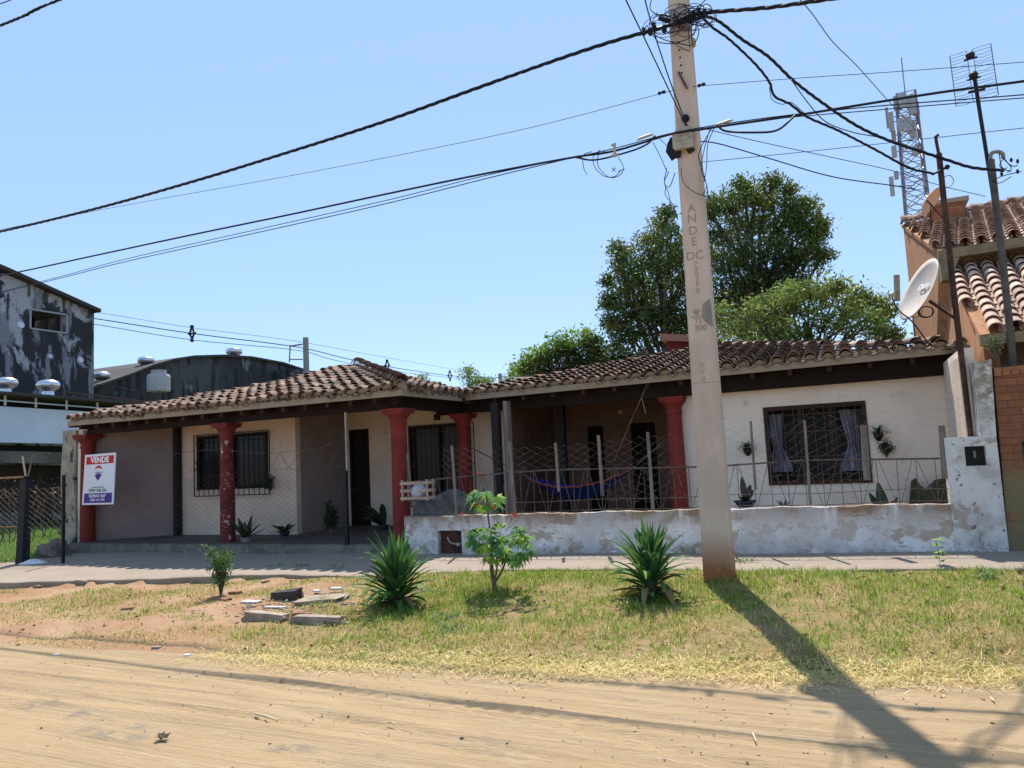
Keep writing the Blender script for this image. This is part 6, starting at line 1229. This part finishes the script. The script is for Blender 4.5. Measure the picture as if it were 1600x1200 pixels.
for v in bm.verts:
    c = v.co; q = 1+.16*math.sin(c.x*3+1)*math.cos(c.y*4)+.10*math.sin(c.z*7+c.x*5)+.05*math.sin(c.x*17+c.y*13+c.z*11); v.co = Vector((c.x*.34*q, c.y*.3*q, c.z*.24*q))
me = bpy.data.meshes.new('boulder'); bm.to_mesh(me); bm.free(); me.materials.append(m_plinth); o = bpy.data.objects.new('boulder', me); scene.collection.objects.link(o); o.location = (g.x, g.y, g.z+.12); setp(o, 'rough dark boulder at the foot of the lichen stained pier', 'stone')
random.seed(77)
# little pebbles and clods scattered on verge and road
m_clod = M('sand_clod', (.30,.215,.14), .95, (), None)
Vs, Fs = [], []; nb_ = 0
for i in range(1500):
    x = random.uniform(-10, 3.2); y = random.uniform(2.8, 9.4) if i % 3 else random.uniform(4.2, 6.4); s = random.uniform(.003, .011)*(1.5 if random.random() < .08 else 1)
    yr_ = float(Yr(x)); z = ZR+.012 if y < yr_-.1 else float(gz(x, y)); q = [Vector((random.uniform(.6,1.2)*s*a, random.uniform(.6,1.2)*s*b, random.uniform(.4,.9)*s*c)) for a, b, c in ((1,0,0),(-1,0,0),(0,1,0),(0,-1,0),(0,0,1),(0,0,-.5))]
    Vs += [(x+v.x, y+v.y, z+v.z+.001) for v in q]; Fs += [(nb_+a, nb_+b, nb_+c) for a, b, c in ((0,2,4),(2,1,4),(1,3,4),(3,0,4),(2,0,5),(1,2,5),(3,1,5),(0,3,5))]; nb_ += 6
setp(np_mesh('grit', Vs, Fs, m_clod, origin=(-3,6,-.2)), 'fine grit and clods scattered over sand road and bare soil', 'grit', kind='stuff')
Vs, Fs = [], []; nb_ = 0; g0_ = ground_at(455, 950)
for i in range(420):
    x = g0_.x+random.gauss(0, .55); y = g0_.y+random.gauss(0, .26); s = abs(random.gauss(0, .016))+.006; z = float(gz(x, y)); q = [Vector((random.uniform(.5,1.3)*s*a, random.uniform(.5,1.3)*s*b, random.uniform(.3,.8)*s*c)) for a, b, c in ((1,.2,0),(-1,.1,0),(0,1,0),(.1,-1,0),(0,0,1),(0,0,-.5))]
    Vs += [(x+v.x, y+v.y, z+v.z+.002) for v in q]; Fs += [(nb_+a, nb_+b, nb_+c) for a, b, c in ((0,2,4),(2,1,4),(1,3,4),(3,0,4),(2,0,5),(1,2,5),(3,1,5),(0,3,5))]; nb_ += 6
setp(np_mesh('rubble_crumbs', Vs, Fs, m_slab, origin=g0_), 'small crumbs of broken concrete strewn round the slabs', 'rubble', kind='stuff')
n = 900; X = rng.uniform(-10, 3.2, n); Y = rng.uniform(5.4, 9.8, n); k_ = (Y > Yr(X)+.05) & (Y < Ys(X)); X, Y = X[k_], Y[k_]; n = len(X)
V, Fc, C = leaves(np.stack([X, Y, gz(X, Y)+.03], -1), 1, .01, .05, [(.24,.14,.07),(.34,.22,.10),(.16,.09,.05)], .0, flat=.9, asp=.6); setp(np_mesh('leaf_litter', V, Fc, m_leaf2, cols=C, origin=(-3,8,0)), 'brown dead leaves scattered through the verge grass', 'leaves', kind='stuff')
# plastic sack, stick, dead leaf, debris on the road
b_ = MB(); g = ground_at(52, 884); vs_ = []; random.seed(4)
for i in range(9):
    for j in range(5): u_, v_ = i/8-.5, j/4-.5; vs_.append((g.x+u_*.62, g.y+v_*.26+u_*.1, g.z+.01+.11*max(0, 1-(2*u_)**2*.8-(2*v_)**2*.8)+random.uniform(0,.02)))
b_.add(vs_, [(i*5+j, (i+1)*5+j, (i+1)*5+j+1, i*5+j+1) for i in range(8) for j in range(4)]); setp(b_.build('plastic_sack', M('white_sack', (.72,.72,.74), .5, (), (12,.8,.04)), origin=g), 'crumpled white plastic sack on the pavement by the black fence post', 'sack')
def stick(a, c, a2, c2, r, lb, mat): p, q = ground_at(a, c), ground_at(a2, c2); p.z = q.z = ZR+.028; b_ = MB(); b_.tube([p, p.lerp(q,.5)+Vector((0,.004,.003)), q], [r, r*1.1, r*.8], 5); setp(b_.build('stick', mat, origin=p), lb, 'stick')
m_st = M('pale_stick', (.62,.50,.33), .8, (), None)
stick(398, 1121, 434, 1132, .008, 'pale broken stick lying on the sand road', m_st); stick(606, 1135, 618, 1138, .005, 'tiny twig on the sand right of the pale stick', m_st)
stick(1174, 1148, 1182, 1166, .005, 'curled dry twig on the road between the tyre tracks', m_st); stick(1548, 1096, 1554, 1102, .006, 'short pale twig at the right edge of the road', m_st)
g = ground_at(252, 1158); g.z = ZR+.02; b_ = MB()
for i in range(5):
    a = random.uniform(0,6.28); o = Vector((random.uniform(-.05,.06), random.uniform(-.02,.02), .004)); lobed(b_, g+o, Vector((math.cos(a), math.sin(a)*.5, .15)), Vector((random.uniform(-.4,.4),random.uniform(-.4,.4),1)), .055, (1,1,1), 2, -.25)
setp(b_.build('dead_leaf', M('dead_leaf', (.05,.028,.02), .8, (), None), origin=g), 'dark curled dead leaf on the sand at lower left', 'leaf')
# dry brush behind the yard fence
random.seed(15); g = Vector(at(60, 760, X=-20)); g.z = .0; t = thing('dry_bush', g, 'tangle of rusty dry brush behind the left yard fence', 'bush'); b_ = MB()
for i in range(70):
    a = random.uniform(0, 6.28); p = g+Vector((random.uniform(-.5,.5), random.uniform(-2.2,2.2), 0)); L = random.uniform(.9,1.75); pts = [p]
    d = Vector((math.cos(a)*.3, math.sin(a)*.4, 1)).normalized()
    for j in range(6): pts.append(pts[-1]+d*L/6); d = (d+Vector((random.uniform(-.35,.35), random.uniform(-.35,.35), random.uniform(-.25,.1)))).normalized()
    b_.tube(pts, [.012*(1-j*.12) for j in range(7)], 4)
b_.build('twigs', m_bark, t); cs = rng.normal(size=(60, 3))*np.array([.5, 1.3, .3])+np.array([g.x, g.y, 1.25]); V, Fc, C = leaves(cs, 9, .14, .09, [(.10,.05,.03),(.06,.035,.02),(.14,.08,.045)], .2); np_mesh('leaves', V, Fc, m_leaf, t, cols=C)
# weeds on the neighbour's roof edge
shrub(at(1556, 560, Y=11.4), .30, .09, 'weed sprouting on top of the pillar before the grey pipe', 41, [(.08,.14,.04),(.2,.2,.12)], 6, .035, name='weed')
